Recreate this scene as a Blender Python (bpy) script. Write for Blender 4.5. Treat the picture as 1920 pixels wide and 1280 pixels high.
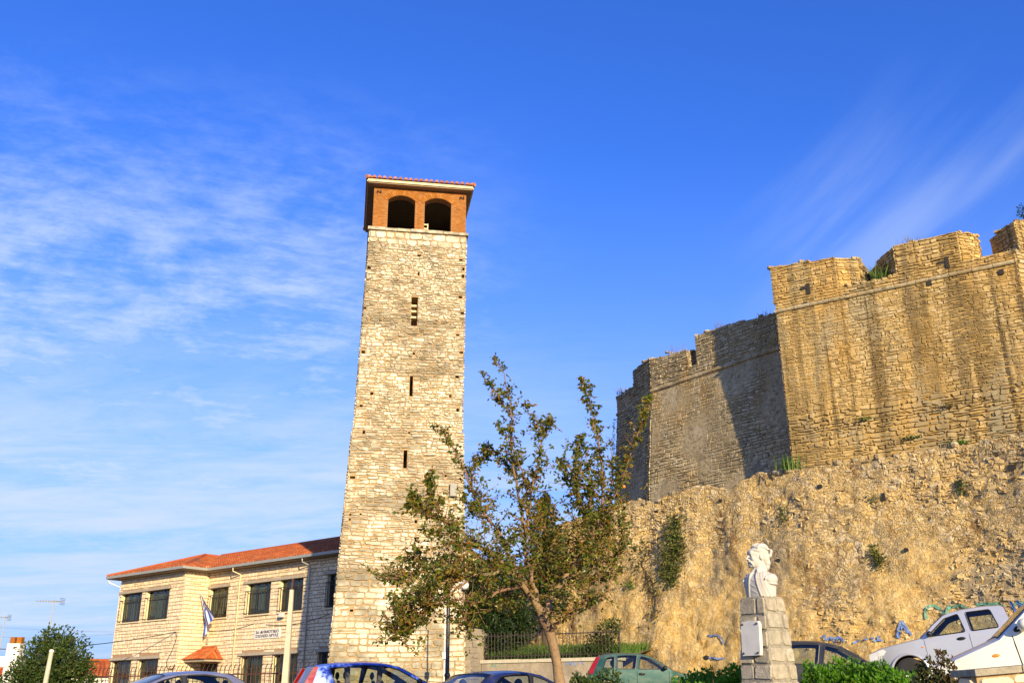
import bpy, bmesh, math, random
import numpy as np
from math import sin, cos, tan, pi, radians, hypot, atan2, degrees, sqrt
from mathutils import Vector, Matrix, noise

for o in list(bpy.data.objects): bpy.data.objects.remove(o)
SC = bpy.context.scene
COL = SC.collection

# ------------------------------------------------------------------ camera
FPX, PITCH, ROLL = 1806.0, radians(20.4), radians(-0.35)
CAM = Vector((0, 0, 1.6))
fwd = Vector((0, cos(PITCH), sin(PITCH)))
_U = Vector((0, -sin(PITCH), cos(PITCH)))
right = Vector((1, 0, 0)) * cos(ROLL) + _U * sin(ROLL)
upv = Vector((1, 0, 0)) * -sin(ROLL) + _U * cos(ROLL)
cd = bpy.data.cameras.new('camera')
cd.sensor_width = 36; cd.lens = 36 * FPX / 1920
cd.clip_start = 0.05; cd.clip_end = 6000
cam = bpy.data.objects.new('camera', cd); COL.objects.link(cam)
m = Matrix((right, upv, -fwd)).transposed().to_4x4(); m.translation = CAM
cam.matrix_world = m
SC.camera = cam

# ------------------------------------------------------------------ light
SUN_AZ, SUN_EL = radians(20), radians(15)      # azimuth measured right of straight behind the viewer
sdir = Vector((sin(SUN_AZ) * cos(SUN_EL), -cos(SUN_AZ) * cos(SUN_EL), sin(SUN_EL)))
sl = bpy.data.lights.new('sun', 'SUN'); sl.energy = 5.0; sl.angle = radians(0.5); sl.color = (1.0, 0.80, 0.47)
sun = bpy.data.objects.new('sun', sl); COL.objects.link(sun)
sun.rotation_euler = sdir.to_track_quat('Z', 'Y').to_euler()
SC.view_settings.view_transform = 'Standard'; SC.view_settings.look = 'None'
SC.view_settings.gamma = 1; SC.view_settings.use_curve_mapping = False
SC.view_settings.exposure = 0.62

W = bpy.data.worlds.new('World'); SC.world = W; W.use_nodes = True
wt = W.node_tree; wt.nodes.clear()


class NT:
    """small node-tree writer"""
    def __init__(s, tree): s.t = tree
    def n(s, kind, ins=None, **kw):
        nd = s.t.nodes.new('ShaderNode' + kind)
        for k, v in kw.items(): setattr(nd, k, v)
        for k, v in (ins or {}).items():
            sock = nd.inputs[k]
            if hasattr(v, 'is_linked') or hasattr(v, 'links'): s.t.links.new(v, sock)
            else:
                if isinstance(v, (tuple, list)) and len(v) == 3 and sock.type == 'RGBA': v = (*v, 1)
                sock.default_value = v
        return nd
    def math(s, op, a, b=0.5, c=None, clamp=False):
        d = {0: a, 1: b}
        if c is not None: d[2] = c
        return s.n('Math', d, operation=op, use_clamp=clamp).outputs[0]
    def mix(s, f, a, b, blend='MIX'):
        nd = s.n('Mix', None, data_type='RGBA', blend_type=blend)
        for i, v in ((0, f), (6, a), (7, b)):
            if hasattr(v, 'links'): s.t.links.new(v, nd.inputs[i])
            else: nd.inputs[i].default_value = (*v, 1) if isinstance(v, (tuple, list)) and len(v) == 3 else v
        return nd.outputs[2]
    def ramp(s, f, stops, interp='LINEAR'):
        nd = s.n('ValToRGB', {0: f}); r = nd.color_ramp; r.interpolation = interp
        while len(r.elements) < len(stops): r.elements.new(0.5)
        for e, (p, c) in zip(r.elements, stops):
            e.position = p; e.color = (*c, 1) if isinstance(c, (tuple, list)) else (c, c, c, 1)
        return nd.outputs[0]
    def step(s, f, lo, hi):
        return s.n('MapRange', {0: f, 1: lo, 2: hi, 3: 0.0, 4: 1.0}, interpolation_type='SMOOTHSTEP').outputs[0]
    def noise(s, vec, scale, detail=4, rough=0.55, dist=0.0):
        return s.n('TexNoise', {'Vector': vec, 'Scale': scale, 'Detail': detail, 'Roughness': rough, 'Distortion': dist}).outputs[0]
    def mapping(s, vec, scale=(1, 1, 1), loc=(0, 0, 0), rot=(0, 0, 0)):
        return s.n('Mapping', {'Vector': vec, 'Scale': scale, 'Location': loc, 'Rotation': rot}).outputs[0]


w = NT(wt)
sky = w.n('TexSky', sky_type='NISHITA')
sky.sun_disc = False
sky.sun_elevation = SUN_EL; sky.sun_rotation = pi - SUN_AZ
sky.altitude = 100; sky.air_density = 1.0; sky.dust_density = 0.6; sky.ozone_density = 3.0
gen = w.n('TexCoord').outputs['Generated']
sep = w.n('SeparateXYZ', {0: gen})
dx, dy, dz = sep.outputs
hs = w.mix(1.0, w.n('HueSaturation', {'Hue': 0.507, 'Saturation': 1.12, 'Value': 1.0, 'Color': sky.outputs[0]}).outputs[0], (0.60, 1.0, 1.85), 'MULTIPLY')
low = w.n('MapRange', {0: dz, 1: 0.52, 2: 0.0, 3: 0.0, 4: 1.0}).outputs[0]
hs = w.mix(w.math('MULTIPLY', w.math('POWER', low, 1.25), 0.97), hs, (2.15, 3.3, 6.0))
# cirrus: direction flattened on a high plane, mottled streaky noise
zc = w.math('ADD', w.math('MAXIMUM', dz, 0.0), 0.13)
px = w.math('DIVIDE', dx, zc); py = w.math('DIVIDE', dy, zc)
pv = w.n('CombineXYZ', {0: px, 1: py, 2: 0.0}).outputs[0]
az = w.math('ARCTAN2', dx, dy)
pr = w.mapping(w.mapping(pv, rot=(0, 0, radians(14))), scale=(1.0, 1.2, 1))
wis = w.noise(pr, 3.4, 9, 0.68, 0.18)
wis2 = w.noise(w.mapping(pv, scale=(0.8, 1.0, 1), loc=(3.1, 1.7, 0)), 0.9, 3, 0.5, 0.3)
wis3 = w.noise(w.mapping(w.mapping(pv, rot=(0, 0, radians(-20))), scale=(1, 2.6, 1)), 11.0, 6, 0.65, 0.15)
leftm = w.n('MapRange', {0: az, 1: 0.10, 2: -0.26, 3: 0.0, 4: 1.0}, interpolation_type='SMOOTHSTEP').outputs[0]
lowm = w.n('MapRange', {0: dz, 1: 0.60, 2: 0.36, 3: 0.0, 4: 1.0}, interpolation_type='SMOOTHSTEP').outputs[0]
bandm = w.n('MapRange', {0: dz, 1: 0.06, 2: 0.22, 3: 0.6, 4: 1.0}, interpolation_type='SMOOTHSTEP').outputs[0]
c1 = w.step(w.math('ADD', w.math('ADD', wis, w.math('MULTIPLY', wis2, 0.45)), w.math('MULTIPLY', wis3, 0.36)), 0.70, 1.14)
c1 = w.math('MULTIPLY', w.math('MULTIPLY', c1, leftm), w.math('MULTIPLY', lowm, bandm))
# soft low veil
veil = w.n('MapRange', {0: dz, 1: 0.42, 2: 0.16, 3: 0.0, 4: 1.0}, interpolation_type='SMOOTHSTEP').outputs[0]
veiln = w.step(w.math('ADD', w.math('MULTIPLY', w.noise(w.mapping(pv, scale=(0.35, 0.9, 1)), 1.5, 7, 0.62, 0.4), 0.75), w.math('MULTIPLY', w.noise(w.mapping(pv, scale=(0.8, 1.7, 1), loc=(5, 2, 0)), 2.6, 8, 0.68, 0.6), 0.38)), 0.40, 0.72)
vl = w.n('MapRange', {0: az, 1: 0.34, 2: -0.20, 3: 0.18, 4: 1.0}, interpolation_type='SMOOTHSTEP').outputs[0]
c2 = w.math('MULTIPLY', w.math('MULTIPLY', veil, veiln), vl)
# thin diagonal streaks on the right
sv = w.mapping(w.mapping(w.n('CombineXYZ', {0: az, 1: dz, 2: 0.0}).outputs[0], rot=(0, 0, radians(-30))), scale=(1.0, 7.0, 1), loc=(0.3, 0.55, 0))
st = w.step(w.noise(sv, 1.9, 5, 0.5, 0.2), 0.44, 0.70)
rm = w.n('MapRange', {0: az, 1: 0.20, 2: 0.42, 3: 0.0, 4: 1.0}, interpolation_type='SMOOTHSTEP').outputs[0]
rz = w.n('MapRange', {0: dz, 1: 0.58, 2: 0.40, 3: 0.0, 4: 0.34}, interpolation_type='SMOOTHSTEP').outputs[0]
c3 = w.math('MULTIPLY', w.math('MULTIPLY', st, rm), rz)
cl = w.math('MAXIMUM', w.math('MAXIMUM', w.math('MULTIPLY', c1, 0.85), c2), c3)
skyc = w.mix(cl, hs, (3.9, 4.7, 6.1))
bg = w.n('Background', {'Color': skyc, 'Strength': 0.108})
w.t.links.new(bg.outputs[0], w.n('OutputWorld').inputs[0])


# ------------------------------------------------------------------ pixel helpers (photograph 1920 x 1280)
def ray(x, y): return (fwd * FPX + right * (x - 960) + upv * (640 - y)).normalized()
def atY(x, y, Y): d = ray(x, y); return CAM + d * (Y / d.y)
def atz(x, y, z): d = ray(x, y); return CAM + d * ((z - CAM.z) / d.z)
def atd(x, y, dist): d = ray(x, y); return CAM + d * (dist / hypot(d.x, d.y))
def hit(x, y, p, n): d = ray(x, y); return CAM + d * ((p - CAM).dot(n) / d.dot(n))


class Plane:
    """vertical plane: u metres along t from p0, z height, d metres out along the normal n (towards the viewer)"""
    def __init__(s, p0, p1):
        s.p = Vector((p0.x, p0.y, 0)); t = Vector((p1.x - p0.x, p1.y - p0.y, 0)); s.len = t.length; s.t = t.normalized()
        s.n = Vector((s.t.y, -s.t.x, 0))
    def P(s, u, z, d=0.0): return s.p + s.t * u + s.n * d + Vector((0, 0, z))
    def uz(s, x, y):
        h = hit(x, y, s.p, s.n); return (h - s.p).dot(s.t), h.z
    def off(s, d):
        q = Plane(s.p, s.p + s.t); q.p = s.p + s.n * d; q.len = s.len; return q


def ground_z(x, y):
    z = 0.045 * (min(max(y, 4), 46) - 4)
    return z + 0.035 * max(0, min(x, 20) - 5) * min(1, max(0, (y - 6) / 12))


# ------------------------------------------------------------------ mesh builder
class MB:
    def __init__(s): s.v = []; s.f = []; s.m = []; s.r = []
    def add(s, vs, fs, mat=0, rnd=None):
        b = len(s.v); s.v.extend([tuple(q) for q in vs])
        r = random.random() if rnd is None else rnd
        for f in fs: s.f.append(tuple(i + b for i in f)); s.m.append(mat); s.r.append(r)
    def box(s, c, size, M=None, mat=0, rnd=None):
        hx, hy, hz = size[0] / 2, size[1] / 2, size[2] / 2
        vs = [Vector((x * hx, y * hy, z * hz)) for x in (-1, 1) for y in (-1, 1) for z in (-1, 1)]
        if M is not None: vs = [M @ q for q in vs]
        c = Vector(c)
        s.add([c + q for q in vs], [(0, 1, 3, 2), (4, 6, 7, 5), (0, 4, 5, 1), (2, 3, 7, 6), (0, 2, 6, 4), (1, 5, 7, 3)], mat, rnd)
    def pbox(s, pl, u0, u1, z0, z1, d0, d1, mat=0, rnd=None):
        vs = [pl.P(u, z, d) for u in (u0, u1) for z in (z0, z1) for d in (d0, d1)]
        s.add(vs, [(0, 1, 3, 2), (4, 6, 7, 5), (0, 4, 5, 1), (2, 3, 7, 6), (0, 2, 6, 4), (1, 5, 7, 3)], mat, rnd)
    def tube(s, pts, rad, n=8, mat=0, rnd=None, cap=True):
        pts = [Vector(p) for p in pts]; k = len(pts)
        if not isinstance(rad, (list, tuple)): rad = [rad] * k
        vs = []; ref = None
        for i, p in enumerate(pts):
            t = (pts[min(i + 1, k - 1)] - pts[max(i - 1, 0)])
            t = t.normalized() if t.length > 1e-9 else Vector((0, 0, 1))
            if ref is None: ref = Vector((1, 0, 0)) if abs(t.x) < 0.8 else Vector((0, 1, 0))
            a = (ref - t * ref.dot(t)).normalized(); b = t.cross(a); ref = a
            for j in range(n):
                q = 2 * pi * j / n; vs.append(p + (a * cos(q) + b * sin(q)) * rad[i])
        fs = [(i * n + j, i * n + (j + 1) % n, (i + 1) * n + (j + 1) % n, (i + 1) * n + j) for i in range(k - 1) for j in range(n)]
        if cap: fs += [tuple(range(n))[::-1], tuple(range((k - 1) * n, k * n))]
        s.add(vs, fs, mat, rnd)
    def lathe(s, prof, c, n=16, mat=0, M=None):
        c = Vector(c); vs = []
        for r, z in prof:
            for j in range(n):
                q = Vector((r * cos(2 * pi * j / n), r * sin(2 * pi * j / n), z))
                vs.append(c + (M @ q if M is not None else q))
        k = len(prof)
        fs = [(i * n + j, i * n + (j + 1) % n, (i + 1) * n + (j + 1) % n, (i + 1) * n + j) for i in range(k - 1) for j in range(n)]
        fs += [tuple(range(n))[::-1], tuple(range((k - 1) * n, k * n))]
        s.add(vs, fs, mat)
    def ball(s, c, r, n=12, mat=0, M=None):
        if not isinstance(r, (tuple, list)): r = (r, r, r)
        c = Vector(c); h = n // 2; vs = []
        for i in range(1, h):
            a = pi * i / h
            for j in range(n):
                b = 2 * pi * j / n
                q = Vector((r[0] * sin(a) * cos(b), r[1] * sin(a) * sin(b), r[2] * cos(a)))
                vs.append(c + (M @ q if M is not None else q))
        for sg in (1, -1):
            q = Vector((0, 0, r[2] * sg)); vs.append(c + (M @ q if M is not None else q))
        fs = [(i * n + j, (i + 1) * n + j, (i + 1) * n + (j + 1) % n, i * n + (j + 1) % n) for i in range(h - 2) for j in range(n)]
        T, B = len(vs) - 2, len(vs) - 1
        fs += [(T, j, (j + 1) % n) for j in range(n)] + [(B, (h - 2) * n + (j + 1) % n, (h - 2) * n + j) for j in range(n)]
        s.add(vs, fs, mat)
    def prism(s, poly, vec, mat=0, rnd=None):
        """closed planar polygon (3-D points) swept by vec"""
        poly = [Vector(p) for p in poly]; vec = Vector(vec); k = len(poly)
        s.add(poly + [p + vec for p in poly], [tuple(range(k))[::-1], tuple(range(k, 2 * k))] + [(i, (i + 1) % k, k + (i + 1) % k, k + i) for i in range(k)], mat, rnd)
    def build(s, name, mats, parent=None, base=None, smooth=False, recalc=True, local=False):
        """vertices are world coordinates unless local; the object's origin goes to base (default: bottom centre, or the parent's origin)"""
        v = np.array(s.v, dtype=float)
        if local: org = Vector((0, 0, 0))
        elif parent is not None:
            org = Vector((0, 0, 0)); q = parent
            while q is not None: org += q.location; q = q.parent
        elif base is not None: org = Vector(base)
        else: org = Vector(((v[:, 0].min() + v[:, 0].max()) / 2, (v[:, 1].min() + v[:, 1].max()) / 2, v[:, 2].min()))
        me = bpy.data.meshes.new(name)
        me.from_pydata((v - np.array(org)).tolist(), [], s.f)
        if not isinstance(mats, (list, tuple)): mats = [mats]
        for q in mats: me.materials.append(q)
        me.polygons.foreach_set('material_index', np.array(s.m, dtype=np.int32))
        if recalc:
            bm = bmesh.new(); bm.from_mesh(me); bmesh.ops.recalc_face_normals(bm, faces=bm.faces); bm.to_mesh(me); bm.free()
        at = me.attributes.new('rnd', 'FLOAT', 'FACE'); at.data.foreach_set('value', np.array(s.r, dtype=np.float32))
        if smooth:
            me.polygons.foreach_set('use_smooth', np.ones(len(me.polygons), dtype=bool))
            if smooth is not True: me.set_sharp_from_angle(angle=radians(smooth))
        me.update()
        o = bpy.data.objects.new(name, me); COL.objects.link(o)
        if parent is not None: o.parent = parent
        elif not local: o.location = org
        return o


def tag(o, label=None, cat=None, group=None, kind=None):
    if label: o['label'] = label
    if cat: o['category'] = cat
    if group: o['group'] = group
    if kind: o['kind'] = kind
    return o


def thing(name, label, cat, loc=(0, 0, 0), group=None):
    o = bpy.data.objects.new(name, None); COL.objects.link(o); o.location = loc
    o.empty_display_size = 0.3
    return tag(o, label, cat, group)


def evaluated(o):
    """mesh of o with its modifiers applied; o keeps the plain mesh"""
    dg = bpy.context.evaluated_depsgraph_get(); dg.update()
    me = bpy.data.meshes.new_from_object(o.evaluated_get(dg)); return me


def carve(o, cutter_mb):
    """cut the cutter's boxes out of o (real recesses)"""
    c = cutter_mb.build('cutter', o.data.materials[0]); bpy.context.view_layer.update()
    md = o.modifiers.new('carve', 'BOOLEAN'); md.operation = 'DIFFERENCE'; md.object = c; md.solver = 'EXACT'; md.use_self = True
    me = evaluated(o); o.modifiers.clear(); old = o.data; o.data = me; me.name = old.name
    bpy.data.meshes.remove(old); cm = c.data; bpy.data.objects.remove(c); bpy.data.meshes.remove(cm)


# ------------------------------------------------------------------ materials
def new_mat(name):
    M_ = bpy.data.materials.new(name); M_.use_nodes = True; M_.node_tree.nodes.clear()
    t = NT(M_.node_tree); out = t.n('OutputMaterial')
    return M_, t, out


def plain(name, col, rough=0.6, metal=0.0, coat=0.0, vary=0.12, nscale=6.0, spec=0.5, bump=0.0):
    M_, t, out = new_mat(name)
    tc = t.n('TexCoord').outputs['Object']
    nz = t.noise(tc, nscale, 4)
    c = t.mix(1.0, (*col,), t.ramp(nz, [(0.25, 1 - vary), (0.75, 1 + vary)]), 'MULTIPLY') if vary else None
    b = t.n('BsdfPrincipled', {'Base Color': c if c is not None else col, 'Roughness': rough, 'Metallic': metal, 'Coat Weight': coat, 'Coat Roughness': 0.06, 'Specular IOR Level': spec})
    if bump: t.t.links.new(t.n('Bump', {'Strength': bump, 'Distance': 0.02, 'Height': t.noise(tc, nscale * 4, 3)}).outputs[0], b.inputs['Normal'])
    t.t.links.new(b.outputs[0], out.inputs[0]); return M_


def stone_mat(name, cols, stains=(), nscale=5.0, nvar=0.3, bump=0.5, rough=0.95, bscale=14.0):
    """cols: colours dealt out per stone (attribute rnd); stains: (colour, xyz scale, lo, hi, amount[, offset])"""
    M_, t, out = new_mat(name)
    tc = t.n('TexCoord').outputs['Object']
    r = t.n('Attribute', attribute_name='rnd').outputs['Fac']
    k = len(cols) - 1
    col = t.ramp(r, [(i / max(k, 1), c) for i, c in enumerate(cols)]) if k else cols[0]
    nz = t.noise(tc, nscale, 6, 0.65)
    col = t.mix(1.0, col, t.ramp(nz, [(0.28, 1 - nvar), (0.72, 1 + nvar)]), 'MULTIPLY')
    for i, (c, sc, lo, hi, am, *rest) in enumerate(stains):
        q = t.noise(t.mapping(tc, scale=sc, loc=rest[0] if rest else (7.3 * i + 1.1, 3.7 * i, 5.1 * i)), 1.0, 6, 0.6, 0.3)
        col = t.mix(t.math('MULTIPLY', t.step(q, lo, hi), am), col, c)
    b = t.n('BsdfPrincipled', {'Base Color': col, 'Roughness': rough, 'Specular IOR Level': 0.15})
    bp = t.n('Bump', {'Strength': bump, 'Distance': 0.03, 'Height': t.noise(tc, bscale, 6, 0.7)})
    t.t.links.new(bp.outputs[0], b.inputs['Normal'])
    t.t.links.new(b.outputs[0], out.inputs[0]); return M_


def leaf_mat(name, cols, trans=0.35, gloss=0.35):
    M_, t, out = new_mat(name)
    r = t.n('Attribute', attribute_name='rnd').outputs['Fac']
    tc = t.n('TexCoord').outputs['Object']
    k = len(cols) - 1
    col = t.ramp(r, [(i / k, c) for i, c in enumerate(cols)])
    col = t.mix(1.0, col, t.ramp(t.noise(tc, 1.7, 3), [(0.3, 0.65), (0.7, 1.3)]), 'MULTIPLY')
    b = t.n('BsdfPrincipled', {'Base Color': col, 'Roughness': gloss, 'Specular IOR Level': 0.4})
    tr = t.n('BsdfTranslucent', {'Color': t.mix(1.0, col, (1.3, 1.25, 0.5), 'MULTIPLY')})
    mx = t.n('MixShader', {0: trans, 1: b.outputs[0], 2: tr.outputs[0]})
    t.t.links.new(mx.outputs[0], out.inputs[0]); return M_


def glass_mat(name, tint=(0.55, 0.6, 0.58), refl=1.0):
    M_, t, out = new_mat(name)
    fc = t.n('LayerWeight', {'Blend': 0.5}).outputs['Facing']
    f = t.math('MULTIPLY', t.math('ADD', t.math('MULTIPLY', t.math('POWER', fc, 5.0), 0.95), 0.05), refl, clamp=True)
    mx = t.n('MixShader', {0: f, 1: t.n('BsdfTransparent', {'Color': tint}).outputs[0], 2: t.n('BsdfGlossy', {'Color': (1, 1, 1), 'Roughness': 0.03}).outputs[0]})
    t.t.links.new(mx.outputs[0], out.inputs[0]); return M_


def paint(name, col, metal=0.35, rough=0.32):
    M_, t, out = new_mat(name)
    tc = t.n('TexCoord').outputs['Object']
    dust = t.step(t.noise(t.mapping(tc, scale=(1, 1, 2.2)), 3.0, 7, 0.6), 0.42, 0.78)
    fl = t.noise(tc, 900.0, 2)
    c = t.mix(t.math('MULTIPLY', dust, 0.13), t.mix(t.math('MULTIPLY', fl, 0.25), col, tuple(min(1, 1.4 * q + 0.02) for q in col)), (0.32, 0.27, 0.2))
    b = t.n('BsdfPrincipled', {'Base Color': c, 'Metallic': metal, 'Roughness': t.math('ADD', t.math('MULTIPLY', dust, 0.2), rough), 'Coat Weight': 0.45, 'Coat Roughness': 0.16})
    t.t.links.new(b.outputs[0], out.inputs[0]); return M_


MAT = dict(
    tower_stone=stone_mat('tower_stone', [(.46, .40, .27), (.68, .61, .44), (.60, .53, .37), (.78, .72, .56), (.50, .45, .34), (.72, .64, .46)],
        [((.21, .185, .125), (.36, .36, .7), .44, .62, .8), ((.19, .165, .11), (1.8, 1.8, 1.8), .50, .66, .65), ((.52, .36, .14), (.5, .5, 1.3), .60, .8, .45)], 6, .3, .6),
    tower_mortar=stone_mat('tower_mortar', [(.40, .28, .15)], [((.26, .20, .13), (.8, .8, .8), .45, .7, .7)], 9, .35, .8),
    school_stone=stone_mat('school_stone', [(.68, .55, .35), (.80, .66, .44), (.75, .60, .38), (.84, .71, .50), (.66, .54, .36)],
        [((.42, .32, .2), (.6, .6, 1.2), .58, .85, .4)], 7, .2, .35),
    school_mortar=stone_mat('school_mortar', [(.40, .26, .16)], (), 9, .25, .4),
    fort_stone=stone_mat('fort_stone', [(.40, .27, .10), (.52, .36, .14), (.62, .46, .21), (.46, .31, .115), (.58, .44, .23), (.50, .34, .12)],
        [((.55, .33, .09), (.7, .7, .14), .47, .66, .65), ((.19, .13, .055), (.75, .75, .045), .47, .60, .85), ((.36, .31, .20), (.45, .45, .25), .48, .64, .75), ((.26, .20, .11), (.55, .55, .05), .50, .64, .6, (2, 9, 3)),
         ((.085, .062, .035), (1.9, 1.9, .045), .54, .66, .85), ((.74, .58, .32), (1.2, 1.2, .35), .60, .76, .6)], 3, .35, .8),
    fort_mortar=stone_mat('fort_mortar', [(.50, .35, .14)], [((.20, .135, .05), (1.0, 1.0, .055), .48, .62, .8), ((.5, .29, .06), (.7, .7, .14), .47, .66, .6)], 6, .4, .8),
    grey_fort=stone_mat('grey_fort_stone', [(.34, .265, .145), (.42, .335, .19), (.47, .385, .235), (.38, .30, .165), (.54, .46, .30)],
        [((.17, .14, .09), (.5, .5, .2), .48, .7, .55), ((.46, .30, .11), (.6, .6, .22), .50, .68, .6), ((.56, .50, .36), (1.1, 1.1, .3), .58, .74, .6), ((.09, .08, .06), (2.6, 2.6, 3.6), .58, .68, .75), ((.20, .15, .08), (1.6, 1.6, .12), .54, .68, .5)], 4, .4, .8),
    grey_mortar=stone_mat('grey_fort_mortar', [(.40, .32, .19)], [((.15, .12, .08), (3.2, 3.2, 5.0), .54, .64, .7), ((.56, .48, .32), (1.5, 1.5, .6), .56, .70, .6), ((.13, .115, .085), (.5, .5, .2), .48, .7, .6), ((.36, .25, .11), (.6, .6, .22), .58, .76, .5)], 6, .4, .9),
    pedestal_stone=stone_mat('pedestal_stone', [(.36, .32, .24), (.46, .40, .29), (.42, .37, .28), (.5, .44, .33)], [((.27, .26, .2), (3, 3, 3), .5, .75, .5)], 14, .3, .8, .95, 40),
    pedestal_mortar=stone_mat('pedestal_mortar', [(.30, .27, .21)], (), 14, .3, .6, .95, 40),
    marble=stone_mat('marble', [(.52, .49, .43)], [((.36, .33, .28), (6, 6, 3), .52, .75, .6)], 8, .06, .08, .55, 60),
    plaque=stone_mat('plaque_marble', [(.62, .60, .55)], [((.5, .48, .43), (5, 5, 2), .5, .8, .5)], 10, .1, .1, .6, 60),
    brick=stone_mat('tower_brick', [(.30, .105, .018), (.36, .135, .024), (.33, .12, .02), (.42, .18, .045), (.25, .085, .016)], [((.20, .08, .025), (.9, .9, .9), .55, .8, .5)], 8, .25, .5),
    brick_mortar=stone_mat('brick_mortar', [(.33, .16, .06)], (), 9, .25, .5),
    tile=stone_mat('roof_tile', [(.36, .085, .024), (.46, .12, .034), (.40, .095, .028), (.54, .18, .06), (.29, .07, .024)], [((.20, .10, .06), (.7, .7, .7), .52, .72, .6)], 5, .22, .3, .8),
    old_tile=stone_mat('old_roof_tile', [(.36, .11, .05), (.46, .16, .07), (.40, .13, .06), (.52, .22, .12), (.30, .10, .05)], [((.2, .14, .1), (1.2, 1.2, 1.2), .55, .78, .6)], 6, .3, .4, .9),
    cream=plain('cream_render', (.72, .60, .36), .8, vary=.1, bump=.1),
    soffit=plain('soffit_board', (.30, .22, .13), .85, vary=.2),
    lintel=plain('concrete_lintel', (.40, .34, .25), .9, vary=.2, bump=.2),
    gutter=plain('gutter_metal', (.42, .43, .40), .5, .3, vary=.1),
    white_metal=plain('white_metal', (.72, .70, .64), .5, vary=.08),
    frame_green=plain('dark_green_frame', (.035, .06, .055), .5, vary=.2),
    iron=plain('iron_paint', (.05, .035, .03), .6, .3, vary=.3),
    iron_red=plain('rusty_brown_iron', (.09, .035, .022), .6, .2, vary=.3),
    black=plain('black_plastic', (.015, .015, .017), .45, vary=.1),
    rubber=plain('rubber', (.02, .02, .02), .85, vary=.2),
    rim=plain('alloy_rim', (.5, .5, .52), .35, .9, vary=.05),
    steel=plain('bright_steel', (.65, .65, .65), .18, 1.0, vary=.05),
    dark=plain('inside_shade', (.03, .026, .022), .9, vary=.2),  # near-black painted for the shade inside windows and wall holes
    seat=plain('seat_fabric', (.045, .05, .065), .9, vary=.2),
    pane=None, concrete=plain('concrete_pole', (.52, .46, .33), .85, vary=.15, bump=.2),
    retaining=stone_mat('retaining_wall_render', [(.36, .30, .21)], [((.24, .20, .15), (1.5, 1.5, .3), .45, .7, .7), ((.58, .5, .36), (.8, .8, .8), .55, .75, .6)], 5, .25, .4),
    sign=plain('sign_white', (.78, .75, .70), .6, vary=.05), ink=plain('sign_ink', (.08, .05, .06), .6, vary=.05),
    flag_blue=plain('flag_blue', (.04, .10, .42), .8, vary=.1), flag_white=plain('flag_white', (.78, .78, .78), .8, vary=.05),
    red_lamp=plain('red_lamp', (.26, .004, .003), .25, vary=.1, coat=.2), amber=plain('amber_lamp', (.8, .25, .02), .15, vary=.1, coat=1), clear_lamp=plain('clear_lamp', (.75, .75, .72), .12, vary=.1, coat=1),
    globe=plain('opal_globe', (.82, .8, .76), .25, vary=.04, coat=.6),
    bark=stone_mat('bark', [(.30, .20, .11)], [((.17, .11, .07), (9, 9, 1.2), .45, .65, .8), ((.40, .31, .2), (2, 2, 1), .55, .75, .5)], 18, .3, .9, .95, 30),
    twig=plain('twig_bark', (.22, .12, .06), .85, vary=.25),
    curtain=plain('curtain_cloth', (.30, .31, .22), .9, vary=.3), lamp_grey=plain('lamp_grey', (.20, .19, .17), .5, vary=.2), belfry_shade=plain('belfry_shade', (.045, .03, .018), .9, vary=.3),  # the last brown stands for shade inside the belfry
    white_wash=plain('whitewash', (.80, .78, .72), .85, vary=.06, bump=.15),
    bush_stem=plain('bush_stem', (.12, .08, .05), .9, vary=.2),
    soil=plain('soil', (.16, .11, .06), .95, vary=.3, nscale=2),
    paint_blue=plain('graffiti_blue', (.16, .25, .50), .8, vary=.35, nscale=9), paint_green=plain('graffiti_green', (.15, .34, .23), .8, vary=.35, nscale=9),
)
MAT['pane'] = glass_mat('window_glass', (.40, .46, .42), 1.2)
MAT['car_glass'] = glass_mat('car_glass', (.80, .86, .80), .9)
MAT['tree_leaf'] = leaf_mat('tree_leaf', [(.055, .085, .010), (.11, .145, .014), (.18, .195, .020), (.23, .18, .024), (.29, .13, .020), (.17, .185, .018)], .42, .35)
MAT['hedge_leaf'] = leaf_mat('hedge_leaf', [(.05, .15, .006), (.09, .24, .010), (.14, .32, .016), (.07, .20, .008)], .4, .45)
MAT['russet_leaf'] = leaf_mat('russet_leaf', [(.03, .045, .010), (.05, .07, .012), (.08, .085, .016), (.12, .05, .018)], .3, .5)
MAT['bush_leaf'] = leaf_mat('bush_leaf', [(.022, .05, .010), (.045, .085, .014), (.085, .115, .02), (.05, .09, .014)], .3, .5)
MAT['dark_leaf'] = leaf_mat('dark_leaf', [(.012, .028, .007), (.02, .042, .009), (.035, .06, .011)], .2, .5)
MAT['ivy_leaf'] = leaf_mat('ivy_leaf', [(.05, .08, .014), (.09, .13, .02), (.14, .15, .03), (.14, .10, .03)], .3, .6)
MAT['grass'] = leaf_mat('grass_blade', [(.05, .12, .012), (.09, .18, .02), (.13, .20, .03)], .35, .6)
MAT['dry_grass'] = leaf_mat('dry_grass', [(.20, .15, .06), (.28, .20, .09), (.16, .15, .05)], .3, .8)


def asphalt():
    M_, t, out = new_mat('asphalt'); tc = t.n('TexCoord').outputs['Object']
    c = t.ramp(t.noise(tc, 30, 6, .7), [(.3, (.035, .034, .032)), (.7, (.075, .07, .065))])
    c = t.mix(t.step(t.noise(tc, .35, 5), .5, .7), c, (.10, .085, .06))
    b = t.n('BsdfPrincipled', {'Base Color': c, 'Roughness': .92})
    t.t.links.new(t.n('Bump', {'Strength': .4, 'Distance': .01, 'Height': t.noise(tc, 120, 3)}).outputs[0], b.inputs['Normal'])
    t.t.links.new(b.outputs[0], out.inputs[0]); return M_
MAT['asphalt'] = asphalt()


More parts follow.
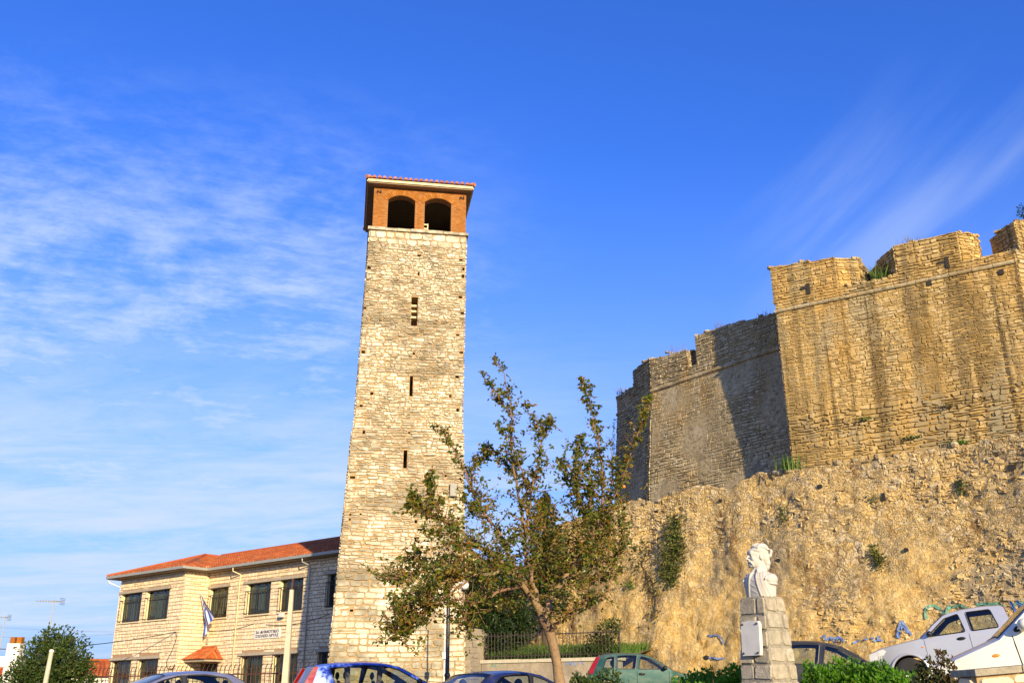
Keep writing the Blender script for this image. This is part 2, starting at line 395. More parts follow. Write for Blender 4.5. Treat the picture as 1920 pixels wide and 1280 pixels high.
def rubble():
    """rough rubble wall: stretched cells with dark joints, ochre clay and grey weathering"""
    M_, t, out = new_mat('rubble_wall'); tc = t.n('TexCoord').outputs['Object']
    wob = t.n('TexNoise', {'Vector': tc, 'Scale': 2.4, 'Detail': 4}).outputs[1]
    v = t.n('VectorMath', {0: tc, 1: t.n('VectorMath', {0: wob, 3: .55}, operation='SCALE').outputs[0]}, operation='ADD').outputs[0]
    v = t.mapping(v, scale=(1, 1, 1.7))
    def cells(sc):
        c = t.n('TexVoronoi', {'Vector': v, 'Scale': sc, 'Randomness': 1.0}, feature='F1'); e = t.n('TexVoronoi', {'Vector': v, 'Scale': sc, 'Randomness': 1.0}, feature='DISTANCE_TO_EDGE')
        return t.n('SeparateColor', {0: c.outputs['Color']}).outputs[0], t.math('MULTIPLY', e.outputs['Distance'], sc / 5.0)
    r1, e1 = cells(3.4); r2, e2 = cells(6.8)
    pick = t.step(t.noise(t.mapping(tc, loc=(3, 8, 2)), .8, 4), .44, .56)
    rv = t.math('ADD', t.math('MULTIPLY', r1, t.math('SUBTRACT', 1.0, pick)), t.math('MULTIPLY', r2, pick))
    edge = t.math('ADD', t.math('MULTIPLY', e1, t.math('SUBTRACT', 1.0, pick)), t.math('MULTIPLY', e2, pick))
    st = t.ramp(rv, [(0, (.48, .33, .14)), (.3, (.62, .45, .21)), (.55, (.72, .50, .19)), (.8, (.78, .61, .35)), (1, (.56, .45, .28))])
    zz = t.n('SeparateXYZ', {0: tc}).outputs[2]
    clay = t.math('ADD', t.noise(t.mapping(tc, scale=(.28, .28, .36), loc=(2, 5, 1)), 1.0, 7, .62), t.n('MapRange', {0: zz, 1: 1.0, 2: 9.0, 3: .17, 4: -.13}).outputs[0])
    claym = t.step(clay, .42, .62)
    st = t.mix(t.math('MULTIPLY', claym, .78), st, t.ramp(t.noise(tc, 2.6, 7, .68), [(.3, (.54, .30, .06)), (.5, (.74, .50, .18)), (.72, (.80, .62, .31))]))
    greym = t.step(t.noise(t.mapping(tc, scale=(.5, .5, .3), loc=(9, 1, 4)), 1.0, 7, .64), .5, .66)
    st = t.mix(t.math('MULTIPLY', greym, .72), st, (.33, .28, .19))
    rust = t.step(t.noise(t.mapping(tc, scale=(1.3, 1.3, .6), loc=(4, 4, 4)), 1.0, 7, .68), .55, .67)
    st = t.mix(t.math('MULTIPLY', rust, .75), st, (.26, .13, .04))
    jm = t.math('MULTIPLY', t.n('MapRange', {0: edge, 1: .0, 2: .10, 3: 1.0, 4: 0.0}, interpolation_type='SMOOTHSTEP').outputs[0], t.math('SUBTRACT', .62, t.math('MULTIPLY', claym, .5)))
    st = t.mix(jm, st, (.28, .165, .065))
    st = t.mix(1.0, st, t.ramp(t.noise(tc, 8, 7, .75), [(.28, .55), (.5, 1.0), (.75, 1.4)]), 'MULTIPLY')
    b = t.n('BsdfPrincipled', {'Base Color': st, 'Roughness': .97, 'Specular IOR Level': .1})
    h = t.math('ADD', t.math('MULTIPLY', t.math('MULTIPLY', t.math('MINIMUM', edge, .16), 2.6), t.math('SUBTRACT', 1.0, t.math('MULTIPLY', claym, .75))), t.math('ADD', t.math('MULTIPLY', t.noise(tc, 7, 8, .72), 1.1), t.math('MULTIPLY', rv, .25)))
    bp = t.n('Bump', {'Strength': .85, 'Distance': .10, 'Height': h})
    t.t.links.new(bp.outputs[0], b.inputs['Normal']); t.t.links.new(b.outputs[0], out.inputs[0]); return M_
MAT['rubble'] = rubble()
MAT['rubble_stone'] = stone_mat('rubble_stone', [(.50, .35, .15), (.64, .47, .21), (.72, .51, .20), (.58, .45, .25), (.78, .63, .38), (.68, .48, .18), (.54, .45, .30)],
    [((.36, .31, .22), (.5, .5, .3), .50, .66, .6), ((.68, .45, .15), (.3, .3, .4), .46, .62, .55), ((.26, .13, .04), (1.3, 1.3, .6), .55, .67, .7), ((.15, .12, .08), (1.0, 1.0, .16), .58, .72, .6)], 7, .4, .8)


# ------------------------------------------------------------------ masonry
def masonry(mb, P, z0, z1, ua, ub, rng, h=(.12, .22), w=(.2, .5), gap=.02, prot=.05, skip=(), mat=0, split=.25, jit=.012, cut=(.08, .3)):
    """lay courses of single stones on the face P(u, z, d); ua, ub: edges as functions of z; skip: (u0, u1, z0, z1) openings"""
    z = z0
    while z < z1 - .02:
        hh = min(rng.uniform(*h), z1 - z)
        if z1 - z - hh < h[0] * .6: hh = z1 - z
        zc = z + hh / 2
        iv = [(ua(zc), ub(zc))]
        for (a, b, c, d) in skip:
            if d > z + .01 and c < z + hh - .01:
                iv = [q for (x, y) in iv for q in ((x, min(y, a)), (max(x, b), y)) if q[1] - q[0] > .03]
        for (x, y) in iv:
            u = x
            while u < y - .01:
                ww = rng.uniform(*w) * (rng.uniform(.6, 1.4) if jit > .006 else 1)
                if y - u - ww < w[0] * .7: ww = y - u
                if rng.random() < split and hh > h[0] * 1.25:
                    k = rng.uniform(.4, .6); bl = [(z, z + hh * k), (z + hh * k, z + hh)]
                else: bl = [(z, z + hh)]
                for (a, b) in bl: stone(mb, P, u, min(u + ww, y), a, b, rng, gap, prot, mat, jit, cut)
                u += ww
        z += hh


def stone(mb, P, u0, u1, z0, z1, rng, gap, prot, mat, jit, cut):
    g = gap / 2; u0 += g; u1 -= g; z0 += g; z1 -= g
    if u1 - u0 < .02 or z1 - z0 < .02: return
    k = min(u1 - u0, z1 - z0); c = [rng.uniform(*cut) * k for _ in range(4)]
    j = lambda: rng.uniform(-jit, jit)
    ring = [(u0 + c[0], z0 + j()), (u1 - c[1], z0 + j()), (u1 + j(), z0 + c[1]), (u1 + j(), z1 - c[2]), (u1 - c[2], z1 + j()), (u0 + c[3], z1 + j()), (u0 + j(), z1 - c[3]), (u0 + j(), z0 + c[0])]
    d = prot * rng.uniform(.55, 1.25); ins = min(.012, .12 * k)
    uc, zc = (u0 + u1) / 2, (z0 + z1) / 2
    tilt = rng.uniform(-.25, .25) * prot / max(.15, u1 - u0); tz = rng.uniform(-.25, .25) * prot / max(.1, z1 - z0)
    base = [P(u, z, -.015) for u, z in ring]
    top = []
    for u, z in ring:
        uu = u + (ins if u < uc else -ins); zz = z + (ins if z < zc else -ins)
        top.append(P(uu, zz, d + tilt * (uu - uc) + tz * (zz - zc)))
    mb.add(base + top, [tuple(range(8, 16))] + [(i, (i + 1) % 8, 8 + (i + 1) % 8, 8 + i) for i in range(8)], mat, rng.random())


def frustum(mb, rings, mat=0):
    """rings: list of 4-corner loops from bottom to top"""
    vs = [p for r in rings for p in r]; k = len(rings)
    fs = [(0, 1, 2, 3), tuple(4 * (k - 1) + i for i in (0, 1, 2, 3))]
    for i in range(k - 1): fs += [(4 * i + j, 4 * i + (j + 1) % 4, 4 * i + 4 + (j + 1) % 4, 4 * i + 4 + j) for j in range(4)]
    mb.add(vs, fs, mat)


# ------------------------------------------------------------------ ground
def ground():
    mb = MB(); xs = [-2500, -600, -200, -100] + list(range(-60, 61, 3)) + [100, 200, 600, 2500]
    ys = [-2500, -600, -150, -50, -20, -8] + list(range(0, 91, 3)) + [120, 200, 600, 2500]
    vs = [(x, y, ground_z(x, y)) for y in ys for x in xs]; n = len(xs)
    fs = [(j * n + i, j * n + i + 1, (j + 1) * n + i + 1, (j + 1) * n + i) for j in range(len(ys) - 1) for i in range(n - 1)]
    mb.add(vs, fs); o = mb.build('ground', MAT['asphalt'], base=(0, 0, 0), smooth=True); tag(o, kind='structure')
ground()


# ------------------------------------------------------------------ the clock tower
TP = Plane(Vector((-4.68, 41.99, 0)) - Vector((.986, .168, 0)) * 1.0, Vector((-4.68, 41.99, 0)))
TP.p = Vector((-4.80, 41.99, 0))
def tower():
    rng = random.Random(5)
    base = TP.P(0, ground_z(-4.8, 42), -2.3)
    T = thing('stone_tower', 'tall pale stone tower with brick arched belfry and tiled roof', 'tower', base)
    uc0 = TP.uz(745, 1280)[0]
    prof = [(base.z, TP.uz(618, 1262)[0] - .12, TP.uz(866, 1262)[0] + .06), (TP.uz(661, 806)[1], TP.uz(661, 806)[0], TP.uz(868, 800)[0]),
            (TP.uz(661, 806)[1] + .06, TP.uz(664, 798)[0], TP.uz(866, 790)[0]), (22.95, TP.uz(694, 434)[0], TP.uz(874, 444)[0])]
    DEP = 4.7
    def lerp(z, k):
        for (a, b) in zip(prof, prof[1:]):
            if z <= b[0] or b is prof[-1]:
                f = (z - a[0]) / (b[0] - a[0]); return a[k] + (b[k] - a[k]) * f
    ua = lambda z: lerp(z, 1); ub = lambda z: lerp(z, 2)
    mid = lambda z: (ua(z) + ub(z)) / 2
    fd = lambda z: (ub(z) - ua(z) - 4.72) / 2           # front bulge from batter
    # slot windows and putlog holes on the front: pixel rectangles in the photograph
    slots = [(771, 783, 557, 611), (768, 774, 705, 743), (756, 763, 845, 879)]
    holes = [(786, 479, 8, 4), (785, 513, 4, 7), (776, 663, 5, 5), (692, 502, 8, 5), (684, 577, 7, 5), (681, 660, 8, 6), (864, 487, 7, 4), (869, 504, 5, 6), (868, 518, 6, 6), (863, 557, 8, 5), (867, 587, 7, 5),
             (858, 628, 7, 4), (865, 661, 9, 4), (857, 707, 8, 5), (697, 738, 7, 6), (677, 761, 7, 5), (844, 743, 5, 5), (858, 769, 6, 7), (682, 811, 6, 7), (767, 812, 5, 4), (661, 896, 12, 5), (835, 893, 5, 5),
             (657, 966, 5, 4), (676, 965, 4, 4), (656, 975, 4, 5), (779, 979, 6, 7), (852, 914, 8, 6), (838, 812, 6, 5), (659, 1145, 8, 5)]
    rect = []
    for (x0, x1, y0, y1) in slots:
        a, b = TP.uz(x0, (y0 + y1) / 2), TP.uz(x1, (y0 + y1) / 2); rect.append((a[0], b[0], TP.uz((x0 + x1) / 2, y1)[1], TP.uz((x0 + x1) / 2, y0)[1], 1.2))
    for (x, y, hw, hh) in holes:
        a = TP.uz(x - hw * .42, y + hh * .42); b = TP.uz(x + hw * .42, y - hh * .42); rect.append((a[0], b[0], a[1], b[1], .5))
    core = MB()
    frustum(core, [[TP.P(ua(z), z, fd(z)), TP.P(ub(z), z, fd(z)), TP.P(ub(z), z, -DEP - fd(z)), TP.P(ua(z), z, -DEP - fd(z))] for z, _, _ in prof], 0)
    c = core.build('wall', [MAT['tower_mortar'], MAT['tower_stone']], T)
    cut = MB()
    for (a, b, z0, z1, dep) in rect: cut.pbox(TP, a, b, z0, z1, -dep, .5)
    carve(c, cut)
    st = MB()
    skip = [(a - .01, b + .01, z0 - .01, z1 + .01) for a, b, z0, z1, _ in rect]
    wob = lambda u, z: z + .07 * noise.noise(Vector((u * .55, z * .8, 3.3))) + .03 * noise.noise(Vector((u * 1.9, z * 2.1, 8.1)))
    Pf = lambda u, z, d: TP.P(u, wob(u, z) if z < 22.3 else z, fd(z) + d)
    def zones(P, a, b, sk):
        zb = prof[0][0]
        for (z0, z1, h, w, sp) in ((zb, 6.6, (.16, .30), (.3, .75), .15), (6.6, 13.0, (.10, .20), (.16, .50), .35), (13.0, 22.2, (.09, .18), (.12, .40), .35), (22.2, 22.86, (.26, .34), (.3, .6), .1)):
            masonry(st, P, z0, z1, a, b, rng, h, w, .03, .055, sk, 0, sp, .03)
    zones(Pf, ua, ub, skip)
    zones(lambda u, z, d: TP.p + TP.t * (ua(z) - d) - TP.n * (u) + Vector((0, 0, z)), lambda z: -fd(z), lambda z: DEP + fd(z), ())
    zones(lambda u, z, d: TP.p + TP.t * (ub(z) + d) - TP.n * (u) + Vector((0, 0, z)), lambda z: -fd(z), lambda z: DEP + fd(z), ())
    o = st.build('stonework', MAT['tower_stone'], T, recalc=False)
    # wooden rungs seen in the top slot
    a, b, z0, z1, _ = rect[0]
    for f in (.34, .55, .74): r = MB(); r.pbox(TP, a, b, z0 + f * (z1 - z0), z0 + f * (z1 - z0) + .09, -.5, -.25); r.build('slot_rung', MAT['cream'], T)
    # cornice slab under the belfry
    zt = 22.95; A, B = ua(zt), ub(zt); f0 = fd(zt)
    cr = MB(); u = A - .12
    while u < B + .1:
        ww = min(rng.uniform(.5, .9), B + .12 - u); cr.pbox(TP, u + .01, u + ww - .01, zt - .06, zt + .075 + rng.uniform(-.01, .015), -DEP - .1, f0 + .12 + rng.uniform(-.02, .02)); u += ww
    cr.build('cornice', MAT['tower_stone'], T)
    # belfry: brick walls with two arches in front
    zb = zt + .07; zt2 = 25.28
    bl, br = TP.uz(700, 390)[0], TP.uz(874, 400)[0]
    def U(x, y): return TP.uz(x, y)[0]
    op = [(U(727, 400), U(778, 404)), (U(796, 404), U(846, 408))]
    spr, crown = TP.uz(727, 373)[1], TP.uz(752, 365)[1] - .03
    def arch(o_, n=10):
        a, b = o_; cx = (a + b) / 2; hw = (b - a) / 2; hgt = crown - spr
        R = (hw * hw + hgt * hgt) / (2 * hgt); return cx, R, crown - R, hw
    def arch_pts(o_, n=12):
        cx, R, zc, hw = arch(o_); al = math.asin(hw / R)
        return [(cx - R * sin(al - 2 * al * i / n), zc + R * cos(al - 2 * al * i / n)) for i in range(n + 1)]
    def inside(u, z):
        for o_ in op:
            if o_[0] < u < o_[1]:
                cx, R, zc, hw = arch(o_)
                if z < spr or (u - cx) ** 2 + (z - zc) ** 2 < R * R: return True
        return False
    wl = MB(); th = .42
    poly = [(bl, zb)]
    for o_ in op: poly += [(o_[0], zb)] + arch_pts(o_) + [(o_[1], zb)]
    poly += [(br, zb), (br, zt2), (bl, zt2)]
    wl.prism([TP.P(u, z, f0 - .03) for u, z in poly], -TP.n * th)
    sd = DEP - .1
    for uu in (bl, br - th):
        pts = [(th + .02, zb), (.75, zb), (.75, spr - .2), (1.2, spr + .25), (1.7, crown), (2.2, spr + .25), (2.6, spr - .2), (2.6, zb), (sd, zb), (sd, zt2), (th + .02, zt2)]
        if uu == bl: pts = [(th + .02, zb), (sd, zb), (sd, zt2), (th + .02, zt2)]
        wl.prism([TP.P(uu, z, f0 - .03 - d) for d, z in pts], TP.t * th)
    wl.pbox(TP, bl + th + .003, br - th - .003, zb, zt2, f0 - .03 - sd, f0 - .03 - sd + th)
    wl.pbox(TP, bl + th + .01, br - th - .01, zt2 - .15, zt2 - .03, f0 - sd + .3, f0 - .5)
    wl.build('belfry', [MAT['brick_mortar']], T)
    ln_ = MB(); dbk = f0 - .03 - sd + th  # added dark panels; their colour paints the shade inside the belfry
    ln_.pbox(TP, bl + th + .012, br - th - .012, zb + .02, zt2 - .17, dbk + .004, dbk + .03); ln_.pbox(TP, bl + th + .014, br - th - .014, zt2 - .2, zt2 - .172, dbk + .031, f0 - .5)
    ln_.pbox(TP, bl + th + .003, bl + th + .02, zb + .02, zt2 - .21, dbk + .031, f0 - .5); ln_.build('shade_lining', MAT['belfry_shade'], T)
    bk = MB(); z = zb + .02; row = 0; bh = .068
    voi = .26
    def blocked(u, z):
        if inside(u, z): return True
        for o_ in op:
            cx, R, zc, hw = arch(o_); rr = hypot(u - cx, z - zc)
            if z > spr - .02 and o_[0] - .2 < u < o_[1] + .2 and rr < R + voi and z > zc + 0: return True
        return False
    while z < zt2 - bh:
        u = bl + (.11 if row % 2 else 0)
        first = True
        ue = bl
        while ue < br - .02:
            e = min(ue + (.11 if first and row % 2 else .225), br)
            um = (ue + e) / 2
            if not (blocked(um, z + bh / 2) or inside(ue + .02, z + bh / 2) or inside(e - .02, z + bh / 2)):
                stone(bk, lambda a, b, d: TP.P(a, b, f0 - .03 + d), ue, e, z, z + bh, rng, .012, .012, 0, .002, (.02, .06))
            first = False; ue = e
        z += bh + .004; row += 1
    for o_ in op:
        cx, R, zc, hw = arch(o_); al = math.asin(min(1, (hw + .06) / R)); n = 17
        for i in range(n):
            a0, a1 = -al + 2 * al * i / n + .006, -al + 2 * al * (i + 1) / n - .006
            q = [TP.P(cx + rr * sin(a), zc + rr * cos(a), f0 - .03) for rr, a in ((R + .01, a0), (R + .01, a1), (R + voi, a1), (R + voi, a0))]
            bk.prism(q, TP.n * (.028 + rng.uniform(0, .01)))
    bk.build('brickwork', MAT['brick'], T)
    # iron S anchors
    for (x, y) in ((711, 359), (866, 371)):
        u, z = TP.uz(x, y)
        mb = MB(); pts = []
        for i in range(21):
            s_ = -1 + i / 10; a = s_ * pi * 1.25
            pts.append(TP.P(u + .15 * s_ * .75 + .05 * sin(a * 1.0), z + .07 * sin(-a) + .06 * s_, f0 + .03))
        mb.tube(pts, .018, 6); mb.build('wall_anchor', MAT['iron'], T)
    # things seen on the belfry floor
    ch = thing('wooden_chair', 'pale wooden chair standing inside the brick belfry', 'chair', TP.P(U(797, 425), zb + .01, f0 - .75))
    cb = MB(); cu = U(797, 420)
    for du in (-.19, .19): cb.pbox(TP, cu + du - .025, cu + du + .025, zb + .01, zb + .80, f0 - .80, f0 - .75)
    for zz in (.50, .72): cb.pbox(TP, cu - .165, cu + .165, zb + zz, zb + zz + .07, f0 - .79, f0 - .76)
    cb.build('backrest', MAT['cream'], ch)
    cb = MB(); cb.pbox(TP, cu - .21, cu + .21, zb + .44, zb + .48, f0 - 1.2, f0 - .81); cb.build('seat', MAT['cream'], ch)
    for du in (-.19, .16):
        cb = MB(); cb.pbox(TP, cu + du, cu + du + .03, zb + .01, zb + .44, f0 - 1.2, f0 - 1.16); cb.build('leg', MAT['cream'], ch)
    # roof: soffit, fascia, corrugated tiles
    ov = .62; ea, eb = bl - .30, br + .27; fo = f0 + .34; bo = -DEP - .42; ze = zt2 + .0
    rf = MB()
    rf.pbox(TP, ea, eb, ze + .002, ze + .08, bo, fo)
    rf_o = rf.build('eave_soffit', MAT['soffit'], T)
    fa = MB()
    fa.pbox(TP, ea - .02, eb + .02, ze + .06, ze + .20, fo + .003, fo + .06)
    fa.pbox(TP, ea - .06, ea - .003, ze + .06, ze + .20, bo, fo + .002); fa.pbox(TP, eb + .003, eb + .06, ze + .06, ze + .20, bo, fo + .002)
    fa.build('fascia', MAT['cream'], T)
    tl = MB(); hipped(tl, [TP.P(ea - .1, 0, fo + .14), TP.P(eb + .1, 0, fo + .14), TP.P(eb + .1, 0, bo - .14), TP.P(ea - .1, 0, bo - .14)], ze + .2, .5, .25, .12, rng)
    tl.build('roof', MAT['old_tile'], T)
    # floodlight on the front right
    fl = thing('floodlight', 'grey box floodlight fixed to the tower near its right edge', 'floodlight', TP.P(U(849, 922), TP.uz(849, 934)[1], .2))
    u, z = TP.uz(849, 920)
    mb = MB(); mb.pbox(TP, u - .16, u + .13, z - .28, z + .26, .16, .42); mb.pbox(TP, u - .2, u + .17, z - .31, z - .283, .14, .46); mb.build('housing', MAT['lamp_grey'], fl)
    mb = MB(); mb.pbox(TP, u - .03, u + .03, z - .08, z + .08, -.02, .157); mb.build('bracket', MAT['iron'], fl)
    mb = MB(); mb.pbox(TP, u + .135, u + .16, z - .2, z + .2, .18, .40); mb.build('lens', MAT['black'], fl)


def tile_slope(mb, e0, e1, up0, up1, sp, amp, rng, mat=0):
    """rows of barrel tiles between the eave line e0-e1 and the upper line up0-up1 (world points)"""
    L = (e1 - e0).length; n = max(2, int(L / sp)); t = (e1 - e0).normalized()
    nrm = t.cross(((up0 + up1) / 2 - (e0 + e1) / 2).normalized()).normalized()
    if nrm.z < 0: nrm = -nrm
    UL = (up1 - up0).dot(t); u_off = (up0 - e0).dot(t)
    slope_vec = (up0 - e0) - t * u_off; H = slope_vec.length
    sv = slope_vec.normalized()
    def hlen(u):
        if u < u_off: return H * max(0, u) / max(u_off, 1e-6)
        if u > u_off + UL: return H * max(0, L - u) / max(L - u_off - UL, 1e-6)
        return H
    for i in range(n):
        a = L * i / n; w_ = L / n; h = max(.02, hlen(a + w_ / 2))
        k = max(1, int(h / .42)); jr = rng.uniform(-.012, .012)
        for j in range(k):
            s0, s1 = h * j / k - (.03 if j else 0), h * (j + 1) / k; lift0, lift1 = .022, 0.0
            ring = []
            for s_, lf, sc in ((s0, lift0, 1.0), (s1, lift1, .86)):
                for q in range(7):
                    an = pi * q / 6
                    ring.append(e0 + t * (a + w_ * .5 - w_ * .37 * sc * cos(an) + jr) + sv * (s_ + (rng.uniform(-.01, .01) if j == 0 and q == 0 else 0)) + nrm * (amp * sin(an) * sc + lf + .01))
            mb.add(ring, [(q, q + 1, 8 + q, 7 + q) for q in range(6)] + [(0, 6, 5, 4, 3, 2, 1)], mat, rng.random())
        # channel between two rows
        b0 = e0 + t * a; b1 = e0 + t * (a + w_)
        ha, hb = hlen(a), hlen(a + w_)
        mb.add([b0 + nrm * .006, b1 + nrm * .006, b1 + sv * hb + nrm * .006, b0 + sv * ha + nrm * .006], [(0, 1, 2, 3)], mat, rng.random())


def hipped(mb, quad, z, rise, sp, amp, rng, mat=0):
    """hip roof over a 4-corner plan"""
    q = [Vector((p.x, p.y, z)) for p in quad]
    l0, l1 = (q[1] - q[0]).length, (q[2] - q[1]).length
    if l0 >= l1:
        half = l1 / 2; d = (q[1] - q[0]).normalized(); c0 = (q[0] + q[3]) / 2 + d * half; c1 = (q[1] + q[2]) / 2 - d * half
        up = [(c0, c1), (c1, c1), (c1, c0), (c0, c0)]
    else:
        half = l0 / 2; d = (q[2] - q[1]).normalized(); c0 = (q[0] + q[1]) / 2 + d * half; c1 = (q[2] + q[3]) / 2 - d * half
        up = [(c0, c0), (c0, c1), (c1, c1), (c1, c0)]
    for i in range(4):
        a, b = up[i]; tile_slope(mb, q[i], q[(i + 1) % 4], a + Vector((0, 0, rise)), b + Vector((0, 0, rise)), sp, amp, rng, mat)
    for i in range(4):
        a = up[i][0] if i != 0 else up[0][0]
        mb.tube([q[i] + Vector((0, 0, .06)), up[i][0] + Vector((0, 0, rise + .06))], .1, 8, mat)
    mb.tube([c0 + Vector((0, 0, rise + .06)), c1 + Vector((0, 0, rise + .065))], .1, 8, mat)
tower()


# ------------------------------------------------------------------ the school
ZE = 8.6
SE = [atz(x, y, ZE) for x, y in ((197, 1082), (345, 1062), (383, 1068), (640, 1032))]   # eave corners
def school():
    rng = random.Random(11)
    main = Plane(SE[2], SE[3]); t, n = main.t, main.n
    OV = .55                                                     # eaves overhang
    wing_d = (SE[1] - SE[2]).dot(n)                              # how far the wing stands forward
    # wall planes stand behind the gutter lines
    mw = main.off(-OV)
    ww = Plane(SE[1] - t * 20, SE[1]).off(-OV)
    ww.t, ww.n = t, n; ww.p = mw.p + n * wing_d
    uL = (SE[0] - mw.p).dot(t) + OV; uC = (SE[1] - mw.p).dot(t) - OV; uR = (SE[3] - mw.p).dot(t) + .25
    zb = 1.2; zt = ZE - .12
    c0 = mw.P(uL, zb)
    T = thing('school_building', 'two storey pale stone school with red tiled hip roof and barred windows', 'school', c0)
    DEPTH = 6.4
    poly = [(uL, wing_d), (uC, wing_d), (uC, 0), (uR, 0), (uR, -DEPTH), (uL, -DEPTH)]
    core = MB(); core.prism([mw.P(u, zb, d) for u, d in poly], (0, 0, zt - zb))
    wall = core.build('wall', [MAT['school_mortar']], T)
    # openings: pixel boxes (left, right, top at left, bottom at left) -> rectangles on a wall plane
    def rect(pl, x0, x1, yt, yb):
        xm = (x0 + x1) / 2
        return pl.uz(x0, (yt + yb) / 2)[0], pl.uz(x1, (yt + yb) / 2)[0], pl.uz(xm, yb)[1], pl.uz(xm, yt)[1]
    wins = [(ww, 226, 264, 1113, 1166), (ww, 273, 316, 1106, 1162), (mw, 392, 427, 1101, 1157), (mw, 462, 507, 1092, 1150), (mw, 524, 568, 1085, 1144), (mw, 613, 648, 1074, 1138),
            (ww, 206, 243, 1239, 1300), (ww, 256, 294, 1236, 1300), (mw, 450, 491, 1227, 1300), (mw, 511, 556, 1223, 1300), (mw, 598, 622, 1219, 1252)]
    rs = [(pl, *rect(pl, a, b, c, d)) for pl, a, b, c, d in wins]
    # level each storey
    up = [r for r in rs[:6]]; zt_u = sum(r[4] for r in up) / 6; zb_u = sum(r[3] for r in up) / 6
    zt_l = sum(r[4] for r in rs[6:10]) / 4; zb_l = zt_l - 2.1
    fixed = []
    for i, (pl, a, b, z0, z1) in enumerate(rs):
        if i < 6: z0, z1 = zb_u, zt_u
        elif i < 10: z0, z1 = zb_l, zt_l
        else: z1 = zt_l; z0 = zt_l - 1.1
        fixed.append((pl, a, b, z0, z1))
    door = (mw, mw.uz(374, 1250)[0], mw.uz(408, 1250)[0], zb + .1, mw.uz(390, 1243)[1])
    cut = MB(); REC = .28
    for pl, a, b, z0, z1 in fixed: cut.pbox(pl, a, b, z0, z1, -REC, .4)
    pl, a, b, z0, z1 = door; cut.pbox(pl, a, b, z0, z1, -.6, .4)
    carve(wall, cut)
    st = MB()
    jamb = .012
    def sk(pl): return [(a - jamb, b + jamb, z0 - .01, z1 + .16) for p_, a, b, z0, z1 in fixed + [door] if p_ is pl]
    kw = dict(h=(.15, .23), w=(.22, .52), gap=.022, prot=.03, split=.06, jit=.008, cut=(.04, .14))
    wv = lambda u, z: z + .02 * noise.noise(Vector((u * .8, z * .8, 1.7)))
    masonry(st, lambda u, z, d: ww.P(u, wv(u, z), d), zb, zt, lambda z: uL, lambda z: uC, rng, skip=sk(ww), **kw)
    masonry(st, lambda u, z, d: mw.P(u, wv(u, z), d), zb, zt, lambda z: uC, lambda z: uR, rng, skip=sk(mw), **kw)
    masonry(st, lambda u, z, d: mw.p + t * (uC + d) + n * (wing_d - u) + Vector((0, 0, wv(u + 50, z))), zb, zt, lambda z: 0, lambda z: wing_d, rng, **kw)
    masonry(st, lambda u, z, d: mw.p + t * (uL - d) + n * (wing_d - u) + Vector((0, 0, z)), zb, zt, lambda z: 0, lambda z: DEPTH + wing_d, rng, **kw)
    st.build('stonework', MAT['school_stone'], T, recalc=False)
    # plastered reveals, lintels and sills
    rv = MB(); ln = MB(); si = MB()
    def lint(pl, a, b, z): 
        q = MB(); q.pbox(pl, a - .22, b + .22, z + .003, z + .15, -.05, .11); q.build('lintel', MAT['lintel'], T)
    lint(ww, fixed[0][1], fixed[1][2], zt_u); lint(mw, fixed[2][1], fixed[2][2], zt_u); lint(mw, fixed[3][1], fixed[4][2], zt_u); lint(mw, fixed[5][1], fixed[5][2], zt_u)
    lint(ww, fixed[6][1], fixed[7][2], zt_l); lint(mw, fixed[8][1], fixed[9][2], zt_l); lint(mw, fixed[10][1], fixed[10][2], zt_l)
    for i, (pl, a, b, z0, z1) in enumerate(fixed):
        q = MB()
        for u0, u1 in ((a + .002, a + .02), (b - .02, b - .002)): q.pbox(pl, u0, u1, z0, z1, -REC + .01, .01)
        q.pbox(pl, a - .05, b + .05, z0 - .07, z0 - .003, -REC + .02, .07)
        q.build('sill', MAT['cream'], T)
        fw = .055; df = -REC + .09
        f = MB(); f.pbox(pl, a + .021, a + .021 + fw, z0, z1, df - .05, df); f.pbox(pl, b - .021 - fw, b - .021, z0, z1, df - .05, df)
        f.pbox(pl, a + .021 + fw, b - .021 - fw, z0, z0 + fw, df - .05, df - .002); f.pbox(pl, a + .021 + fw, b - .021 - fw, z1 - fw, z1, df - .05, df - .002)
        zm = z0 + (z1 - z0) * .68
        f.pbox(pl, a + .021 + fw, b - .021 - fw, zm, zm + .05, df - .05, df - .003)
        k = 3
        for j in range(1, k):
            uu = a + (b - a) * j / k; f.pbox(pl, uu - .022, uu + .022, z0 + fw, z1 - fw, df - .046, df - .006)
        fo = f.build('window', MAT['frame_green'], T)
        g = MB(); g.add([pl.P(u, z, df - .03) for u, z in ((a + .04, z0 + .03), (b - .04, z0 + .03), (b - .04, z1 - .03), (a + .04, z1 - .03))], [(0, 1, 2, 3)]); g.build('pane', MAT['pane'], fo)
        # pale blinds / curtains behind some panes
        if i in (0, 1, 2, 3, 6, 8, 9):
            cb = MB(); 
            for j in range(3):
                if rng.random() < .75:
                    u0 = a + .08 + (b - a - .1) * j / 3; u1 = u0 + (b - a) / 3 * rng.uniform(.35, .8)
                    cb.pbox(pl, u0, u1, z0 + rng.uniform(.05, .4), z1 - rng.uniform(.05, .3), df - .068, df - .060)
            if cb.v: cb.build('curtain', MAT['curtain'], fo)
        gr = MB(); zg = zm + .12 if i < 6 else z1 - .05
        for zz in (z0 + .06, zg): gr.pbox(pl, a - .04, b + .04, zz, zz + .035, .02, .05)
        nb = 9
        for j in range(nb + 1):
            uu = a - .03 + (b - a + .06) * j / nb; gr.pbox(pl, uu - .010, uu + .010, z0 - .02, zg + .035, .051, .069)
        for e in (a - .04, b + .02):
            for zz in (z0 + .06, zg): gr.pbox(pl, e, e + .02, zz, zz + .03, -.1, .019)
        gr.build('grille', MAT['iron'], fo)
